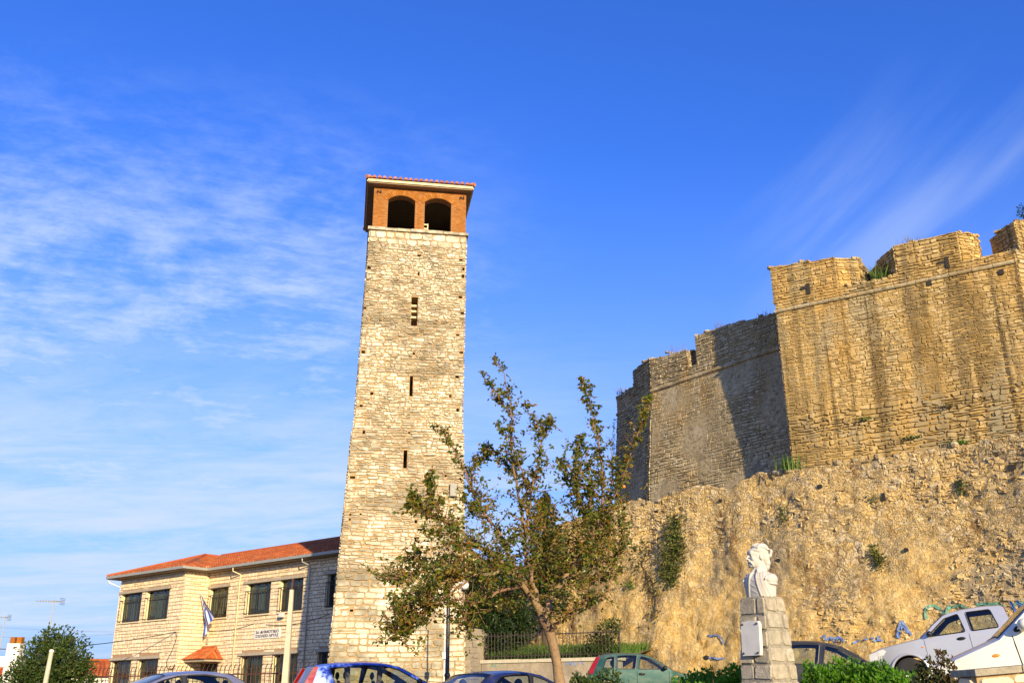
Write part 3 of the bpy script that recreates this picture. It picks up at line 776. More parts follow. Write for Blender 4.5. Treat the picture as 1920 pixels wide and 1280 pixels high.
        bk = MB(); bk.pbox(pl, a + .03, b - .03, z0 + .03, z1 - .03, -REC - .002, -REC + .012); bk.build('room_shade', MAT['dark'], fo)  # near-black panel paints the shade of the room behind the pane
    # entrance door with tiled canopy
    pl, a, b, z0, z1 = door
    q = MB(); q.pbox(pl, a, b, z0, z1, -.5, -.42); 
    for j in (1, 2): q.pbox(pl, a + (b - a) * j / 2 - .05, a + (b - a) * j / 2 + .0, z0, z1, -.419, -.39)
    q.build('door', MAT['frame_green'], T)
    ca, cb_ = mw.uz(334, 1236)[0], mw.uz(418, 1234)[0]; zc = z1 + .06; OUT = 1.15
    q = MB(); q.pbox(mw, ca, cb_, zc, zc + .1, .03, OUT); q.build('canopy_slab', MAT['lintel'], T)
    q = MB(); e = [mw.P(ca - .08, zc + .101, OUT + .08), mw.P(cb_ + .08, zc + .101, OUT + .08), mw.P(cb_ + .08, zc + .101, .04), mw.P(ca - .08, zc + .101, .04)]
    zr = .62; r0 = mw.P(ca + 1.05, zc + .1 + zr, .05); r1 = mw.P(cb_ - .62, zc + .1 + zr, .05)
    tile_slope(q, e[0], e[1], r0, r1, .2, .06, rng); tile_slope(q, e[3], e[0], r0, r0 + n * .01, .2, .06, rng); tile_slope(q, e[1], e[2], r1, r1 + n * .01, .2, .06, rng)
    for e_, r_ in ((e[0], r0), (e[1], r1)): q.tube([e_ + Vector((0, 0, .05)), r_ + Vector((0, 0, .05))], .07, 8)
    q.tube([r0 + Vector((0, 0, .05)), r1 + Vector((0, 0, .05))], .07, 8)
    q.build('canopy_roof', MAT['tile'], T)
    # eaves soffit, gutter, roofs
    A0, A1, A2, A3 = uL - OV, uC + OV, uC + OV, uR + .02
    q = MB(); q.prism([mw.P(u, ZE - .12 + .004, d) for u, d in ((A0, wing_d + OV), (A1, wing_d + OV), (A1, OV), (A3, OV), (A3, -DEPTH - OV), (A0, -DEPTH - OV))], (0, 0, .09)); q.build('eave_soffit', MAT['soffit'], T)
    q = MB(); path = [mw.P(u, ZE - .02, d) for u, d in ((A0 - .06, -DEPTH), (A0 - .06, wing_d + OV + .06), (A1 + .06, wing_d + OV + .06), (A1 + .06, OV + .06), (A3, OV + .06))]
    for p, p2 in zip(path, path[1:]):
        d_ = (p2 - p).normalized(); s_ = Vector((d_.y, -d_.x, 0)) * .075
        sec = [p - s_ + Vector((0, 0, .075)), p - s_ * .7 + Vector((0, 0, -.06)), p + s_ * .7 + Vector((0, 0, -.06)), p + s_ + Vector((0, 0, .075))]
        q.prism(sec, (p2 - p) + d_ * .05)
    q.build('gutter', MAT['gutter'], T)
    rise = 1.5
    q = MB()
    hipped(q, [mw.P(A0 - .08, 0, wing_d + OV + .08), mw.P(A1 + .08, 0, wing_d + OV + .08), mw.P(A1 + .08, 0, -DEPTH - OV), mw.P(A0 - .08, 0, -DEPTH - OV)], ZE + .03, 1.3, .21, .075, rng)
    q.build('roof', MAT['tile'], T)
    q = MB()
    e0, e1 = mw.P(A1 - 4.2, ZE + .03, OV + .08), mw.P(A3, ZE + .03, OV + .08); hd = (DEPTH + 2 * OV) / 2
    tile_slope(q, e0, e1, mw.P(A1 - 4.2, ZE + .03 + 1.45, OV - hd), mw.P(A3, ZE + .03 + 1.45, OV - hd), .21, .075, rng)
    b0, b1 = mw.P(A3, ZE + .03, OV - 2 * hd), mw.P(A1 - 4.2, ZE + .03, OV - 2 * hd)
    tile_slope(q, b0, b1, mw.P(A3, ZE + .03 + 1.45, OV - hd), mw.P(A1 - 4.2, ZE + .03 + 1.45, OV - hd), .21, .075, rng)
    q.tube([mw.P(A1 - 4.2, ZE + 1.53, OV - hd), mw.P(A3, ZE + 1.53, OV - hd)], .1, 8)
    q.build('roof', MAT['tile'], T)
    q = MB(); q.tube([mw.P(A1 + .0, ZE + .1, OV + .1), mw.P(A1 - 2.0, ZE + .72, OV - 2.0)], .055, 6); q.build('valley_flashing', MAT['cream'], T)
    # downpipes with swan necks
    for x in (452, 581):
        u = mw.uz(x, 1080)[0]
        q = MB(); q.tube([mw.P(u, ZE - .06, OV + .04), mw.P(u, ZE - .28, OV + .02), mw.P(u + .06, ZE - .42, .10), mw.P(u + .06, ZE - .6, .09), mw.P(u + .06, zb, .09)], .035, 8)
        for zz in (3, 5, 7): q.pbox(mw, u - .02, u + .14, zz, zz + .04, .03, .15)
        q.build('downpipe', MAT['cream'] if x == 452 else MAT['gutter'], T, smooth=True)
    q = MB(); q.tube([mw.P(A0 - .02, ZE - .06, wing_d + OV), mw.P(A0 + .02, ZE - .3, wing_d + OV - .1), mw.P(uL - .07, ZE - .55, wing_d - .05), mw.P(uL - .07, zb, wing_d - .05)], .05, 8); q.build('downpipe', MAT['white_metal'], T, smooth=True)
    # sagging facade cables
    def cable(a_, b_, sag, r_=.012):
        q = MB(); q.tube([a_.lerp(b_, k / 14) - Vector((0, 0, sag * 4 * (k / 14) * (1 - k / 14))) for k in range(15)], r_, 5); return q
    # school name board
    s0 = mw.uz(479, 1190); s1 = mw.uz(527, 1187)
    zs = (mw.uz(503, 1196)[1], mw.uz(503, 1179)[1])
    B = thing('name_board', 'white rectangular board with dark lettering on the school front', 'sign', mw.P((s0[0] + s1[0]) / 2, zs[0], .05))
    q = MB(); q.pbox(mw, s0[0], s1[0], zs[0], zs[1], .035, .075); q.build('board', MAT['sign'], B)
    hgt = zs[1] - zs[0]; wid = s1[0] - s0[0]
    for txt, f in (('2ο ΔΗΜΟΤΙΚΟ', .60), ('ΣΧΟΛΕΙΟ ΑΡΤΑΣ', .16)):
        cu = bpy.data.curves.new('lettering', 'FONT'); cu.body = txt; cu.align_x = 'CENTER'; cu.size = hgt * .40; cu.extrude = .003; cu.offset = .006
        ob = bpy.data.objects.new('lettering', cu); COL.objects.link(ob); bpy.context.view_layer.update()
        me = evaluated(ob); bpy.data.objects.remove(ob)
        xs = [v.co.x for v in me.vertices]; k = (wid * .9) / max(1e-6, max(xs) - min(xs))
        R = Matrix((t, Vector((0, 0, 1)), n)).transposed()
        o_ = bpy.data.objects.new('lettering', me); me.materials.clear(); me.materials.append(MAT['ink']); COL.objects.link(o_)
        p = mw.P((s0[0] + s1[0]) / 2, zs[0] + hgt * f, .082)
        for v in me.vertices: v.co = R @ Vector((v.co.x * k, v.co.y, v.co.z)) + p - B.location
        o_.parent = B
    # flag on a short staff below the middle window
    fp = mw.P(mw.uz(391, 1190)[0], mw.uz(391, 1192)[1], .0)
    top = mw.P(mw.uz(398, 1113)[0], mw.uz(398, 1113)[1], .75)
    FL = thing('national_flag', 'blue and white striped flag with cross hanging from a staff at the school window', 'flag', fp)
    q = MB(); q.tube([fp, top], .022, 6); q.ball(top, .045, 8); q.build('staff', MAT['white_metal'], FL)
    q = MB(); q.pbox(mw, mw.uz(391, 1190)[0] - .1, mw.uz(391, 1190)[0] + .1, fp.z - .42, fp.z - .02, .03, .08); q.build('bracket', MAT['lintel'], FL)
    NX, NY = 27, 18; vs = []; Hs = 1.15; ax = (fp - top).normalized()
    for j in range(NY + 1):
        for i in range(NX + 1):
            a = i / NX; b = j / NY
            hoist = top + ax * (.06 + Hs * b)
            fall = Vector((0, 0, -1)) * (1.22 * a) + t * (1.5 * a * (1 - b * .6) - .35 * a * b) + n * (.07 * sin(b * 11 + a * 3) * min(1, a * 2.5) + .05 * a)
            vs.append(hoist + fall)
    q = MB()
    for j in range(NY):
        for i in range(NX):
            st_ = j // 2; blue = st_ % 2 == 0
            if st_ < 5 and i < 10:
                blue = not (4 <= i < 6 or 4 <= j < 6)
            q.f.append((j * (NX + 1) + i, j * (NX + 1) + i + 1, (j + 1) * (NX + 1) + i + 1, (j + 1) * (NX + 1) + i)); q.m.append(0 if blue else 1); q.r.append(.5)
    q.v = [tuple(p) for p in vs]
    q.build('cloth', [MAT['flag_blue'], MAT['flag_white']], FL, recalc=False, smooth=True)
    # facade lamp
    u, z = mw.uz(534, 1153)
    L = thing('wall_lamp', 'small white floodlight on the school wall below the upper window', 'lamp', mw.P(u, z - .1, .03))
    q = MB(); q.pbox(mw, u - .14, u + .14, z - .1, z + .1, .14, .3); q.build('housing', MAT['white_metal'], L)
    q = MB(); q.pbox(mw, u - .03, u + .03, z - .04, z + .04, .0, .139); q.build('bracket', MAT['iron'], L)
    return mw, ww, t, n, (uL, uC, uR, wing_d)
mw, ww, St, Sn, SU = school()


# ------------------------------------------------------------------ school yard fence, concrete pole, wires, left background
def yard():
    rng = random.Random(3)
    pl = Plane(atd(182, 1246, 46), atd(600, 1250, 39))
    u0, zt = 0, 0
    z_top = atd(330, 1247, 44).z
    gz = ground_z(-12, 42)
    T = thing('iron_fence', 'dark brown iron fence of bars bent outward at the top before the school', 'fence', pl.P(pl.len / 2, gz, 0))
    for zz in (z_top - .42, gz + .25):
        q = MB(); q.pbox(pl, -2.5, pl.len, zz, zz + .045, -.02, .02); q.build('rail', MAT['iron_red'], T)
    nb = 62; me = None
    for i in range(nb):
        u = -2.4 + (pl.len + 2.3) * i / nb
        if me is None:
            q = MB(); pts = [pl.P(u, gz + .05, .03), pl.P(u, z_top - .3, .03)] + [pl.P(u + .30 * (1 - cos(a)) * .75, z_top - .3 + .3 * sin(a), .03 + .04 * (1 - cos(a))) for a in (.35, .7, 1.0, 1.2)]
            q.tube(pts, [.016] * 5 + [.006], 6)
            o = q.build('bar', MAT['iron_red'], T); me = o.data; ub0 = u
        else:
            o = bpy.data.objects.new('bar', me); COL.objects.link(o); o.parent = T; o.location = pl.t * (u - ub0)
    # concrete pole in front of the school
    b = atd(533, 1300, 37); tp = atd(549, 1105, 37)
    P_ = thing('concrete_pole', 'tapering pale concrete utility pole standing before the school front', 'utility pole', (b.x, b.y, gz))
    q = MB(); lean = Vector((tp.x - b.x, tp.y - b.y, 0)) * .2
    hw0, hw1 = .115, .065
    frustum(q, [[Vector((b.x + sx * h_ + lean.x * f, b.y + sy * h_ + lean.y * f, z)) for sx, sy in ((-1, -1), (1, -1), (1, 1), (-1, 1))] for z, h_, f in ((gz, hw0, 0), (tp.z, hw1, 1))])
    q.build('shaft', MAT['concrete'], P_)
    q = MB(); q.tube([Vector((b.x, b.y, tp.z + .001)) + lean, Vector((b.x, b.y, tp.z + .32)) + lean], .03, 6); q.ball(Vector((b.x, b.y, tp.z + .34)) + lean, .06, 8); q.build('insulator', MAT['iron_red'], P_)
    # dark service cable to the school
    def cable(a_, b_, sag, r_): 
        q = MB(); q.tube([a_.lerp(b_, k / 18) - Vector((0, 0, sag * 4 * (k / 18) * (1 - k / 18))) for k in range(19)], r_, 5); return q
    ca = ww.P(ww.uz(332, 1184)[0], ww.uz(332, 1184)[1], .08)
    tag(cable(atd(-60, 1214, 62), ca, .35, .022).build('service_cable', MAT['black']), 'thick dark cable strung from the left to the school wing wall', 'cable')
    q = MB(); pz = [(332, 1184), (333, 1196), (324, 1220), (314, 1240), (316, 1252), (325, 1254), (331, 1243)]
    q.tube([ww.P(ww.uz(x, y)[0], ww.uz(x, y)[1], .07) for x, y in pz], .016, 5); tag(q.build('drop_cable', MAT['black']), 'dark cable hanging loose down the school wing wall', 'cable')
    tag(cable(mw.P(mw.uz(385, 1182)[0], mw.uz(390, 1180)[1], .06), mw.P(mw.uz(478, 1168)[0], mw.uz(478, 1168)[1], .06), .18, .012).build('facade_cable', MAT['iron']), 'thin cable sagging along the school front left of the name board', 'cable')
    tag(cable(mw.P(mw.uz(500, 1170)[0], mw.uz(500, 1170)[1], .06), mw.P(mw.uz(620, 1150)[0], mw.uz(620, 1150)[1], .06), .22, .012).build('facade_cable', MAT['iron']), 'thin cable sagging along the school front right of the name board', 'cable')
    tag(cable(atd(-40, 1190, 75), ww.P(ww.uz(210, 1186)[0], ww.uz(210, 1186)[1], -.5), .2, .012).build('overhead_wire', MAT['gutter']), 'upper of two thin grey wires crossing the sky left of the school', 'wire')
    tag(cable(atd(-40, 1172, 78), ww.P(ww.uz(214, 1182)[0], ww.uz(212, 1182)[1], -1.5), .1, .010).build('overhead_wire', MAT['gutter']), 'faintest thin grey wire crossing the sky above the other wires', 'wire')
    # bush tree left of the school
    b = atd(100, 1300, 37)
    leafy_tree('bush_tree', 'rounded dark green bushy tree beside the left end of the school', (b.x, b.y, ground_z(b.x, b.y)),
               [((atd(x, y, 37 + dd)), r_) for x, y, r_, dd in ((70, 1240, .75, 0), (105, 1228, .95, .2), (135, 1242, .75, -.2), (90, 1262, .9, -.4), (125, 1268, .8, -.3), (55, 1268, .7, .1), (100, 1212, .6, .3), (148, 1262, .5, 0), (40, 1282, .7, 0), (112, 1205, .25, .3), (85, 1212, .3, .2), (30, 1296, .7, .3), (80, 1296, 1, 0), (140, 1296, .8, 0))],
               MAT['bush_leaf'], MAT['bush_stem'], 15000, .125, rng)
    # white pole in front of it
    a, c = atd(84, 1285, 31), atd(96.5, 1221, 31)
    P2 = thing('wooden_post', 'slim whitish leaning post in front of the bushy tree', 'post', (a.x, a.y, ground_z(a.x, a.y)))
    q = MB(); d = (c - a); q.tube([a - d * .9, c], [.075, .06], 10); q.build('shaft', MAT['concrete'], P2, smooth=40)
    q = MB(); q.tube([c, c + d.normalized() * .06], [.07, .05], 10); q.build('end_cap', MAT['white_metal'], P2)
    # floodlight on its own pole peeping over the tree
    c = atd(125, 1202, 40); gz2 = ground_z(c.x, c.y)
    P3 = thing('loudspeaker', 'grey horn loudspeaker on a pole peeping over the bushy tree', 'loudspeaker', (c.x, c.y, gz2))
    q = MB(); q.tube([(c.x, c.y, gz2), (c.x, c.y, c.z)], .04, 8); q.build('pole', MAT['gutter'], P3)
    ax = (Vector((.72, -.69, .0))).normalized(); M_ = ax.to_track_quat('Z', 'Y').to_matrix()
    q = MB(); q.lathe([(.07, -.30), (.10, -.28), (.10, .02), (.12, .12), (.17, .26), (.185, .27), (.16, .262), (.09, .12), (.02, .1)], c, 16, M=M_); q.build('horn', MAT['gutter'], P3, smooth=40)
    q = MB(); q.lathe([(.19, .25), (.215, .27), (.215, .29), (.19, .30)], c, 16, M=M_); q.build('rim', MAT['black'], P3)
    # two television antennas far left
    for (x, yt, yb, lab, bw, dist) in ((101, 1127, 1240, 'taller television antenna with a long boom above the bushy tree', 30, 60), (10, 1157, 1260, 'fainter television antenna at the far left edge', 16, 72)):
        tp, bt = atd(x, yt, dist), atd(x - (yb - yt) * .12, yb, dist)
        A = thing('antenna', lab, 'antenna', (tp.x, tp.y, 3.0), 'television antennas above the houses')
        q = MB(); q.tube([(tp.x, tp.y, 3.0), (tp.x, tp.y, tp.z + .1)], .032, 6); q.build('mast', MAT['gutter'], A)
        k = bw / 30
        q = MB(); q.tube([tp + Vector((-.85 * k, -.1, .02)), tp + Vector((.42 * k, .1, -.02))], .022, 5); q.build('boom', MAT['gutter'], A)
        for i in range(9):
            f = -.8 + 1.1 * i / 8
            q = MB(); c_ = tp + Vector((f * k, .12 * f, .02)); q.tube([c_ - Vector((.05, .3, 0)) * k, c_ + Vector((.05, .3, 0)) * k], .009, 4); q.build('element', MAT['gutter'], A)
        q = MB(); 
        for dz_ in (-.16, -.08, 0, .08, .16): q.tube([tp + Vector((.42 * k, -.2, dz_)), tp + Vector((.5 * k, .25, dz_))], .011, 4)
        q.build('reflector', MAT['iron'], A)
    # far houses
    def house(lab, x0, x1, ye, yr, dist, chim=None):
        a, b = atd(x0, ye, dist), atd(x1, ye, dist); gz_ = ground_z(a.x, a.y)
        pl_ = Plane(a, b); H = thing('house', lab, 'house', pl_.P(pl_.len / 2, gz_, -3), 'houses beyond the school fence')
        q = MB(); q.prism([pl_.P(u, gz_, d) for u, d in ((0, 0), (pl_.len, 0), (pl_.len, -6), (0, -6))], (0, 0, a.z - gz_)); q.build('wall', MAT['white_wash'], H)
        q = MB(); hipped(q, [pl_.P(-.4, 0, .4), pl_.P(pl_.len + .4, 0, .4), pl_.P(pl_.len + .4, 0, -6.4), pl_.P(-.4, 0, -6.4)], a.z + .01, yr, .25, .08, rng); ro = q.build('roof', MAT['tile'], H)
        q = MB(); q.pbox(pl_, .8, 1.6, a.z - 1.5, a.z - .5, .0, .05); q.build('window', MAT['frame_green'], H)
        if chim:
            c0, c1 = atd(chim[0], chim[2], dist - 4), atd(chim[1], chim[3], dist - 4)
            return H, ro, c0, c1
        return H, ro, None, None
    house('house with red tiled hip roof between the bushy tree and the school', 60, 330, 1267, .95, 66)
    H, ro, _, _ = house('house with orange tiled roof and tall white chimney at the far left', -190, 24, 1264, 1.0, 60)
    c = atd(27, 1232, 57); tp = atd(29, 1206, 57)
    q = MB(); q.box((c.x, c.y, (1.5 + tp.z) / 2), (.62, .62, tp.z - 1.5)); q.box((c.x - .1, c.y, atd(24, 1240, 57).z), (1.0, .8, .5)); ch = q.build('chimney', MAT['white_wash'], H)
    q = MB()
    for dx_ in (-.17, .17): q.box((c.x + dx_, c.y, tp.z + .16), (.24, .3, .32))
    q.build('chimney_pot', MAT['brick'], ch)


def leafy_tree(name, label, base, blobs, lm, bm_, count, size, rng, cat='tree', group=None, trunk=True):
    """crown of single folded leaves scattered through uneven clumps, with a stem reaching each clump"""
    T = thing(name, label, cat, base, group); base = Vector(base)
    q = MB(); cen = sum((b[0] for b in blobs), Vector()) / len(blobs)
    fork = Vector((base.x * .5 + cen.x * .5, base.y * .5 + cen.y * .5, base.z + max(.2, (cen.z - base.z) * .45)))
    r0 = max(.02, min(.14, (cen.z - base.z) * .05))
    q.tube([base, base.lerp(fork, .5) + Vector((.05 * r0, 0, 0)), fork], [r0 * 1.3, r0, r0 * .85], 8)
    for c, r in blobs:
        mid = fork.lerp(c, .55) + Vector((rng.uniform(-.1, .1), rng.uniform(-.1, .1), .1)) * r
        q.tube([fork, mid, c, c + Vector((rng.uniform(-.3, .3), rng.uniform(-.3, .3), .6)) * r], [r0 * .6, r0 * .4, r0 * .22, .004], 6)
        for _ in range(3):
            d = Vector((rng.gauss(0, 1), rng.gauss(0, 1), rng.gauss(.3, .7))).normalized(); q.tube([c.lerp(mid, .4), c + d * r * .9], [r0 * .16, .004], 5)
    q.build('trunk', bm_, T, smooth=True)
    lf = MB(); tot = sum(r ** 2 for _, r in blobs)
    for c, r in blobs:
        for _ in range(int(count * r * r / tot)):
            d = Vector((rng.gauss(0, 1), rng.gauss(0, 1), rng.gauss(0, 1))).normalized(); rr = r * (rng.random() ** .35) * (1 + .28 * noise.noise(d * 2.3 + c))
            if noise.noise((c + d * rr) * (2.2 / max(.3, r))) < -.22: continue
            leaf(lf, c + d * rr, (d + Vector((rng.gauss(0, .7), rng.gauss(0, .7), rng.gauss(.2, .7)))).normalized(), size * rng.uniform(.6, 1.25), rng)
    lf.build('crown', lm, T, recalc=False)
    return T


def leaf(mb, p, d, L, rng, wf=.5, rnd=None):
    a = d.cross(Vector((rng.gauss(0, 1), rng.gauss(0, 1), rng.gauss(0, 1)))).normalized(); u = a.cross(d)
    W_ = L * wf * .5; f = u * (.18 * L)
    vs = [p, p + d * L * .45 + a * W_ + f * .6, p + d * L - u * .12 * L, p + d * L * .45 - a * W_ + f * .6, p + d * L * .5]
    mb.add(vs, [(0, 1, 4), (1, 2, 4), (0, 4, 3), (4, 2, 3)], 0, rng.random() if rnd is None else rnd)
yard()


# ------------------------------------------------------------------ the fortress
def fortress():
    rng = random.Random(21)
    ZS = 21.0
    B0, B1 = atz(1455, 585, ZS), atz(1905, 490, ZS)
    bp = Plane(B0, B1); LB = bp.len
    base = bp.P(LB / 2, 3.0, -3)
    T = thing('fortress_wall', 'massive ochre stone fortress bastion with streaked face, merlons and grey curtain wall', 'fortress', base)
    z0 = 9.0
    # ---- bastion body
    core = MB(); core.prism([bp.P(u, z0 - 6, d) for u, d in ((.03, -.03), (LB, -.03), (LB + 2, -9), (.03, -9))], (0, 0, ZS - z0 + 6)); core.build('bastion_core', MAT['fort_mortar'], T)
    st = MB()
    wv = lambda u, z: z + .08 * noise.noise(Vector((u * .4, z * .6, 2.2)))
    Pb = lambda u, z, d: bp.P(u, wv(u, z), d + .03 * noise.noise(Vector((u * .5, z * .5, 0))))
    masonry(st, Pb, z0, 15.2, lambda z: .0, lambda z: LB, rng, (.13, .30), (.2, .6), .035, .05, (), 0, .35, .05, (.12, .4))
    masonry(st, Pb, 15.2, ZS - .08, lambda z: .0, lambda z: LB, rng, (.10, .21), (.15, .48), .016, .015, (), 0, .4, .035, (.08, .35))
    rp = Plane(bp.P(LB, 0), bp.P(LB, 0) + Vector((.93, .37, 0)))
    masonry(st, lambda u, z, d: rp.P(u, wv(u + 30, z), d), z0, ZS - .08, lambda z: 0, lambda z: 8, rng, (.16, .3), (.3, .8), .035, .045, (), 0, .25, .025)
    lp = Plane(bp.P(0, 0, -9), bp.P(0, 0, 0))
    masonry(st, lambda u, z, d: lp.P(u, wv(u + 60, z), d), z0, ZS - .08, lambda z: 0, lambda z: 9, rng, (.16, .3), (.3, .8), .035, .045, (), 0, .25, .025)
    st.build('bastion_face', MAT['fort_stone'], T, recalc=False)
    rcore = MB(); rcore.prism([rp.P(u, z0 - 6, d) for u, d in ((0.02, -.02), (9, -.02), (9, -4), (.02, -4))], (0, 0, ZS - z0 + 6 - .01)); rcore.build('bastion_core', MAT['fort_mortar'], T)
    # string course
    sc = MB()
    def roll(pl, a, b, z, r=.11):
        u = a
        while u < b - .02:
            w_ = min(rng.uniform(.5, 1.1), b - u); dz_ = rng.uniform(-.015, .015)
            pts = [pl.P(u, z + dz_ + r * sin(q), .02 + r * cos(q)) for q in [pi * (-.5 + k / 6) for k in range(7)]]
            sc.prism(pts, pl.t * (w_ - .025)); u += w_
    roll(bp, -.05, LB + .05, ZS); roll(rp, .1, 9, ZS)
    # ---- parapet and merlons on the bastion
    px_ = MB(); pst = MB()
    zp = ZS + .62
    def block(pl, poly, zb_, zt_fn, splay=0):
        """solid parapet block: poly of (u, d); tops from zt_fn(u, d); faced with stones on its visible sides"""
        k = len(poly)
        bot = [pl.P(u, zb_, d) for u, d in poly]; top = [pl.P(u, zt_fn(u, d), d) for u, d in poly]
        px_.add(bot + top, [tuple(range(k))[::-1], tuple(range(k, 2 * k))] + [(i, (i + 1) % k, k + (i + 1) % k, k + i) for i in range(k)], 0)
        for i in range(k):
            a, b = poly[i], poly[(i + 1) % k]; pa, pb = pl.P(a[0], 0, a[1]), pl.P(b[0], 0, b[1])
            q = Plane(pa, pb)
            if q.n.dot(Vector((pa.x, pa.y, 0))) > 0: continue
            za, zb2 = zt_fn(*a), zt_fn(*b)
            zmx = max(za, zb2)
            f = lambda z: (0 if za >= z else (z - za) / max(1e-6, zb2 - za) * q.len) if zb2 > za else 0
            g = lambda z: (q.len if zb2 >= z else q.len * (za - z) / max(1e-6, za - zb2)) if za > zb2 else q.len
            masonry(pst, lambda u, z, d: q.P(u, z, d), zb_, zmx - .02, f, g, rng, (.12, .26), (.2, .55), .04, .06, (), 0, .3, .03, (.1, .3))
        for _ in range(int(5 * max(1, abs(poly[1][0] - poly[0][0])))):                       # loose broken stones along the crest
            i = rng.randrange(k); f_ = rng.random(); a, b = poly[i], poly[(i + 1) % k]
            u, d = a[0] + (b[0] - a[0]) * f_, a[1] + (b[1] - a[1]) * f_
            c = pl.P(u, zt_fn(u, d) + rng.uniform(-.03, .05), d - rng.uniform(0, .15)); M_ = Matrix.Rotation(rng.uniform(0, 3), 3, 'Z') @ Matrix.Rotation(rng.uniform(-.4, .4), 3, 'X')
            pst.box(c, (rng.uniform(.14, .32), rng.uniform(.14, .3), rng.uniform(.06, .15)), M_, 0)
    U = lambda x, y: bp.uz(x, y)[0]; Z = lambda x, y: bp.uz(x, y)[1]
    # continuous low parapet
    block(bp, [(0, 0), (LB, 0), (LB, -1.4), (0, -1.4)], ZS, lambda u, d: zp - .02)
    m1 = [U(1446, 540), U(1570, 520)]
    t1a, t1b = Z(1446, 500), Z(1560, 484)
    block(bp, [(m1[0] + .05, .003), (m1[1], .003), (m1[1] + 1.0, -.7), (m1[1] + 1.1, -2.2), (m1[0] + .1, -2.2)], zp, lambda u, d: t1a + (t1b - t1a) * min(1.3, (u - m1[0]) / (m1[1] - m1[0])) + .12 * noise.noise(Vector((u * 2, d, 0))))
    m2 = [U(1682, 500), U(1800, 470)]
    t2a, t2b = Z(1674, 461), Z(1800, 434)
    block(bp, [(m2[0], .003), (m2[1], .003), (m2[1] + .75, -.8), (m2[1] + .7, -2.4), (m2[0] - 2.0, -2.4)], zp - .01, lambda u, d: t2a + (t2b - t2a) * max(0, min(1.1, (u - m2[0]) / (m2[1] - m2[0]))) + .10 * noise.noise(Vector((u * 2, d, 4))) + (.12 * d if u < m2[0] else 0))
    t3 = Z(1930, 400)
    block(rp, [(.02, -.004), (8, -.004), (8, -1.4), (.02, -1.4)], ZS, lambda u, d: zp - .03)
    block(rp, [(.5, .003), (3.4, .003), (3.4, -1.7), (.64, -1.7)], zp - .04, lambda u, d: t3 + .14 * noise.noise(Vector((u * 2, d, 7))) + .10 * d)
    # ---- curtain wall: lit grey face and shaded left face, battered below the string
    ZC = 19.75
    C0, C1 = atz(1223, 733, ZC), atz(1455, 655, ZC); L0 = atz(1158, 778, ZC)
    cp = Plane(C0, C1); fp = Plane(L0, C0); LC = cp.len + 3.0; LF = fp.len
    bat = .085; zlow = 8.0
    gst = MB(); gco = MB()
    bo = lambda z: max(0, (ZC - z) * bat)
    def off(pl_a, pl_b, d):
        """corner where two faces moved out by d meet"""
        na, nb = pl_a.n, pl_b.n; c = C0 - Vector((0, 0, ZC)); det = na.x * nb.y - na.y * nb.x
        ra, rb = na.dot(c) + d, nb.dot(c) + d
        return Vector(((ra * nb.y - rb * na.y) / det, (na.x * rb - nb.x * ra) / det, 0))
    for z_a, z_b in ((zlow - 4, ZC),):
        ring = lambda z: [fp.P(0, z, bo(z)), off(fp, cp, bo(z)) + Vector((0, 0, z)), cp.P(LC, z, bo(z)), cp.P(LC, z, -6), fp.P(0, z, -2.5)]
        r0, r1 = ring(z_a), ring(z_b)
        gco.add(r0 + r1, [(0, 1, 2, 3, 4), (9, 8, 7, 6, 5)] + [(i, (i + 1) % 5, 5 + (i + 1) % 5, 5 + i) for i in range(5)], 0)
    gco.build('curtain_core', MAT['grey_mortar'], T)
    lf = lambda z: (off(fp, cp, bo(z)) - cp.p - cp.n * bo(z)).dot(cp.t)
    rf = lambda z: (off(fp, cp, bo(z)) - fp.p - fp.n * bo(z)).dot(fp.t)
    nz3 = lambda u, z, s_: .10 * noise.noise(Vector((u * .45, z * .45, s_)))
    masonry(gst, lambda u, z, d: cp.P(u, wv(u + 9, z), bo(z) + d + nz3(u, z, 1)), zlow, ZC - .08, lf, lambda z: LC, rng, (.13, .27), (.2, .6), .03, .03, (), 0, .3, .03, (.1, .3))
    masonry(gst, lambda u, z, d: fp.P(u, wv(u + 19, z), bo(z) + d + nz3(u, z, 5)), zlow, ZC - .08, lambda z: -.0, rf, rng, (.13, .27), (.2, .6), .03, .05, (), 0, .3, .03, (.1, .3))
    bkp = Plane(fp.P(0, 0, -2.5), fp.P(0, 0, 0))
    masonry(gst, lambda u, z, d: bkp.P(u, z, d), zlow, ZC, lambda z: 0, lambda z: 2.5 + bo(z), rng, (.2, .3), (.3, .7), .03, .04)
    gst.build('curtain_face', MAT['grey_fort'], T, recalc=False)
    px_.build('parapet_core', MAT['fort_mortar'], T); pst.build('parapet', MAT['fort_stone'], T, recalc=False)
    roll(cp, -.06, LC, ZC, .12); roll(fp, 0, LF + .06, ZC, .12)
    sc.build('string_course', MAT['grey_fort'], T)
    px_.__init__(); pst.__init__()
    V = lambda x, y: cp.uz(x, y)
    def zof(*pts):
        k = [(cp.uz(x, y)) for x, y in pts]
        def f(u, d):
            if u <= k[0][0]: return k[0][1]
            for (a, za), (b, zb_) in zip(k, k[1:]):
                if u <= b: return za + (zb_ - za) * (u - a) / (b - a)
            return k[-1][1]
        return f
    top_a = zof((1224, 672), (1232, 664), (1262, 660), (1300, 655)); top_b = zof((1304, 630), (1318, 622), (1366, 608), (1460, 584), (1500, 580))
    low = V(1302, 684); zlo = low[1]
    block(cp, [(0, 0), (LC, 0), (LC, -1.2), (0, -1.2)], ZC, lambda u, d: zlo)
    ja = lambda f: (lambda u, d: f(u, d) + .10 * noise.noise(Vector((u * 2.3, d, 3))))
    block(cp, [(0.003, .003), (V(1291, 670)[0], .003), (V(1291, 670)[0] + .1, -1.1), (0.003, -1.1)], zlo - .01, ja(top_a))
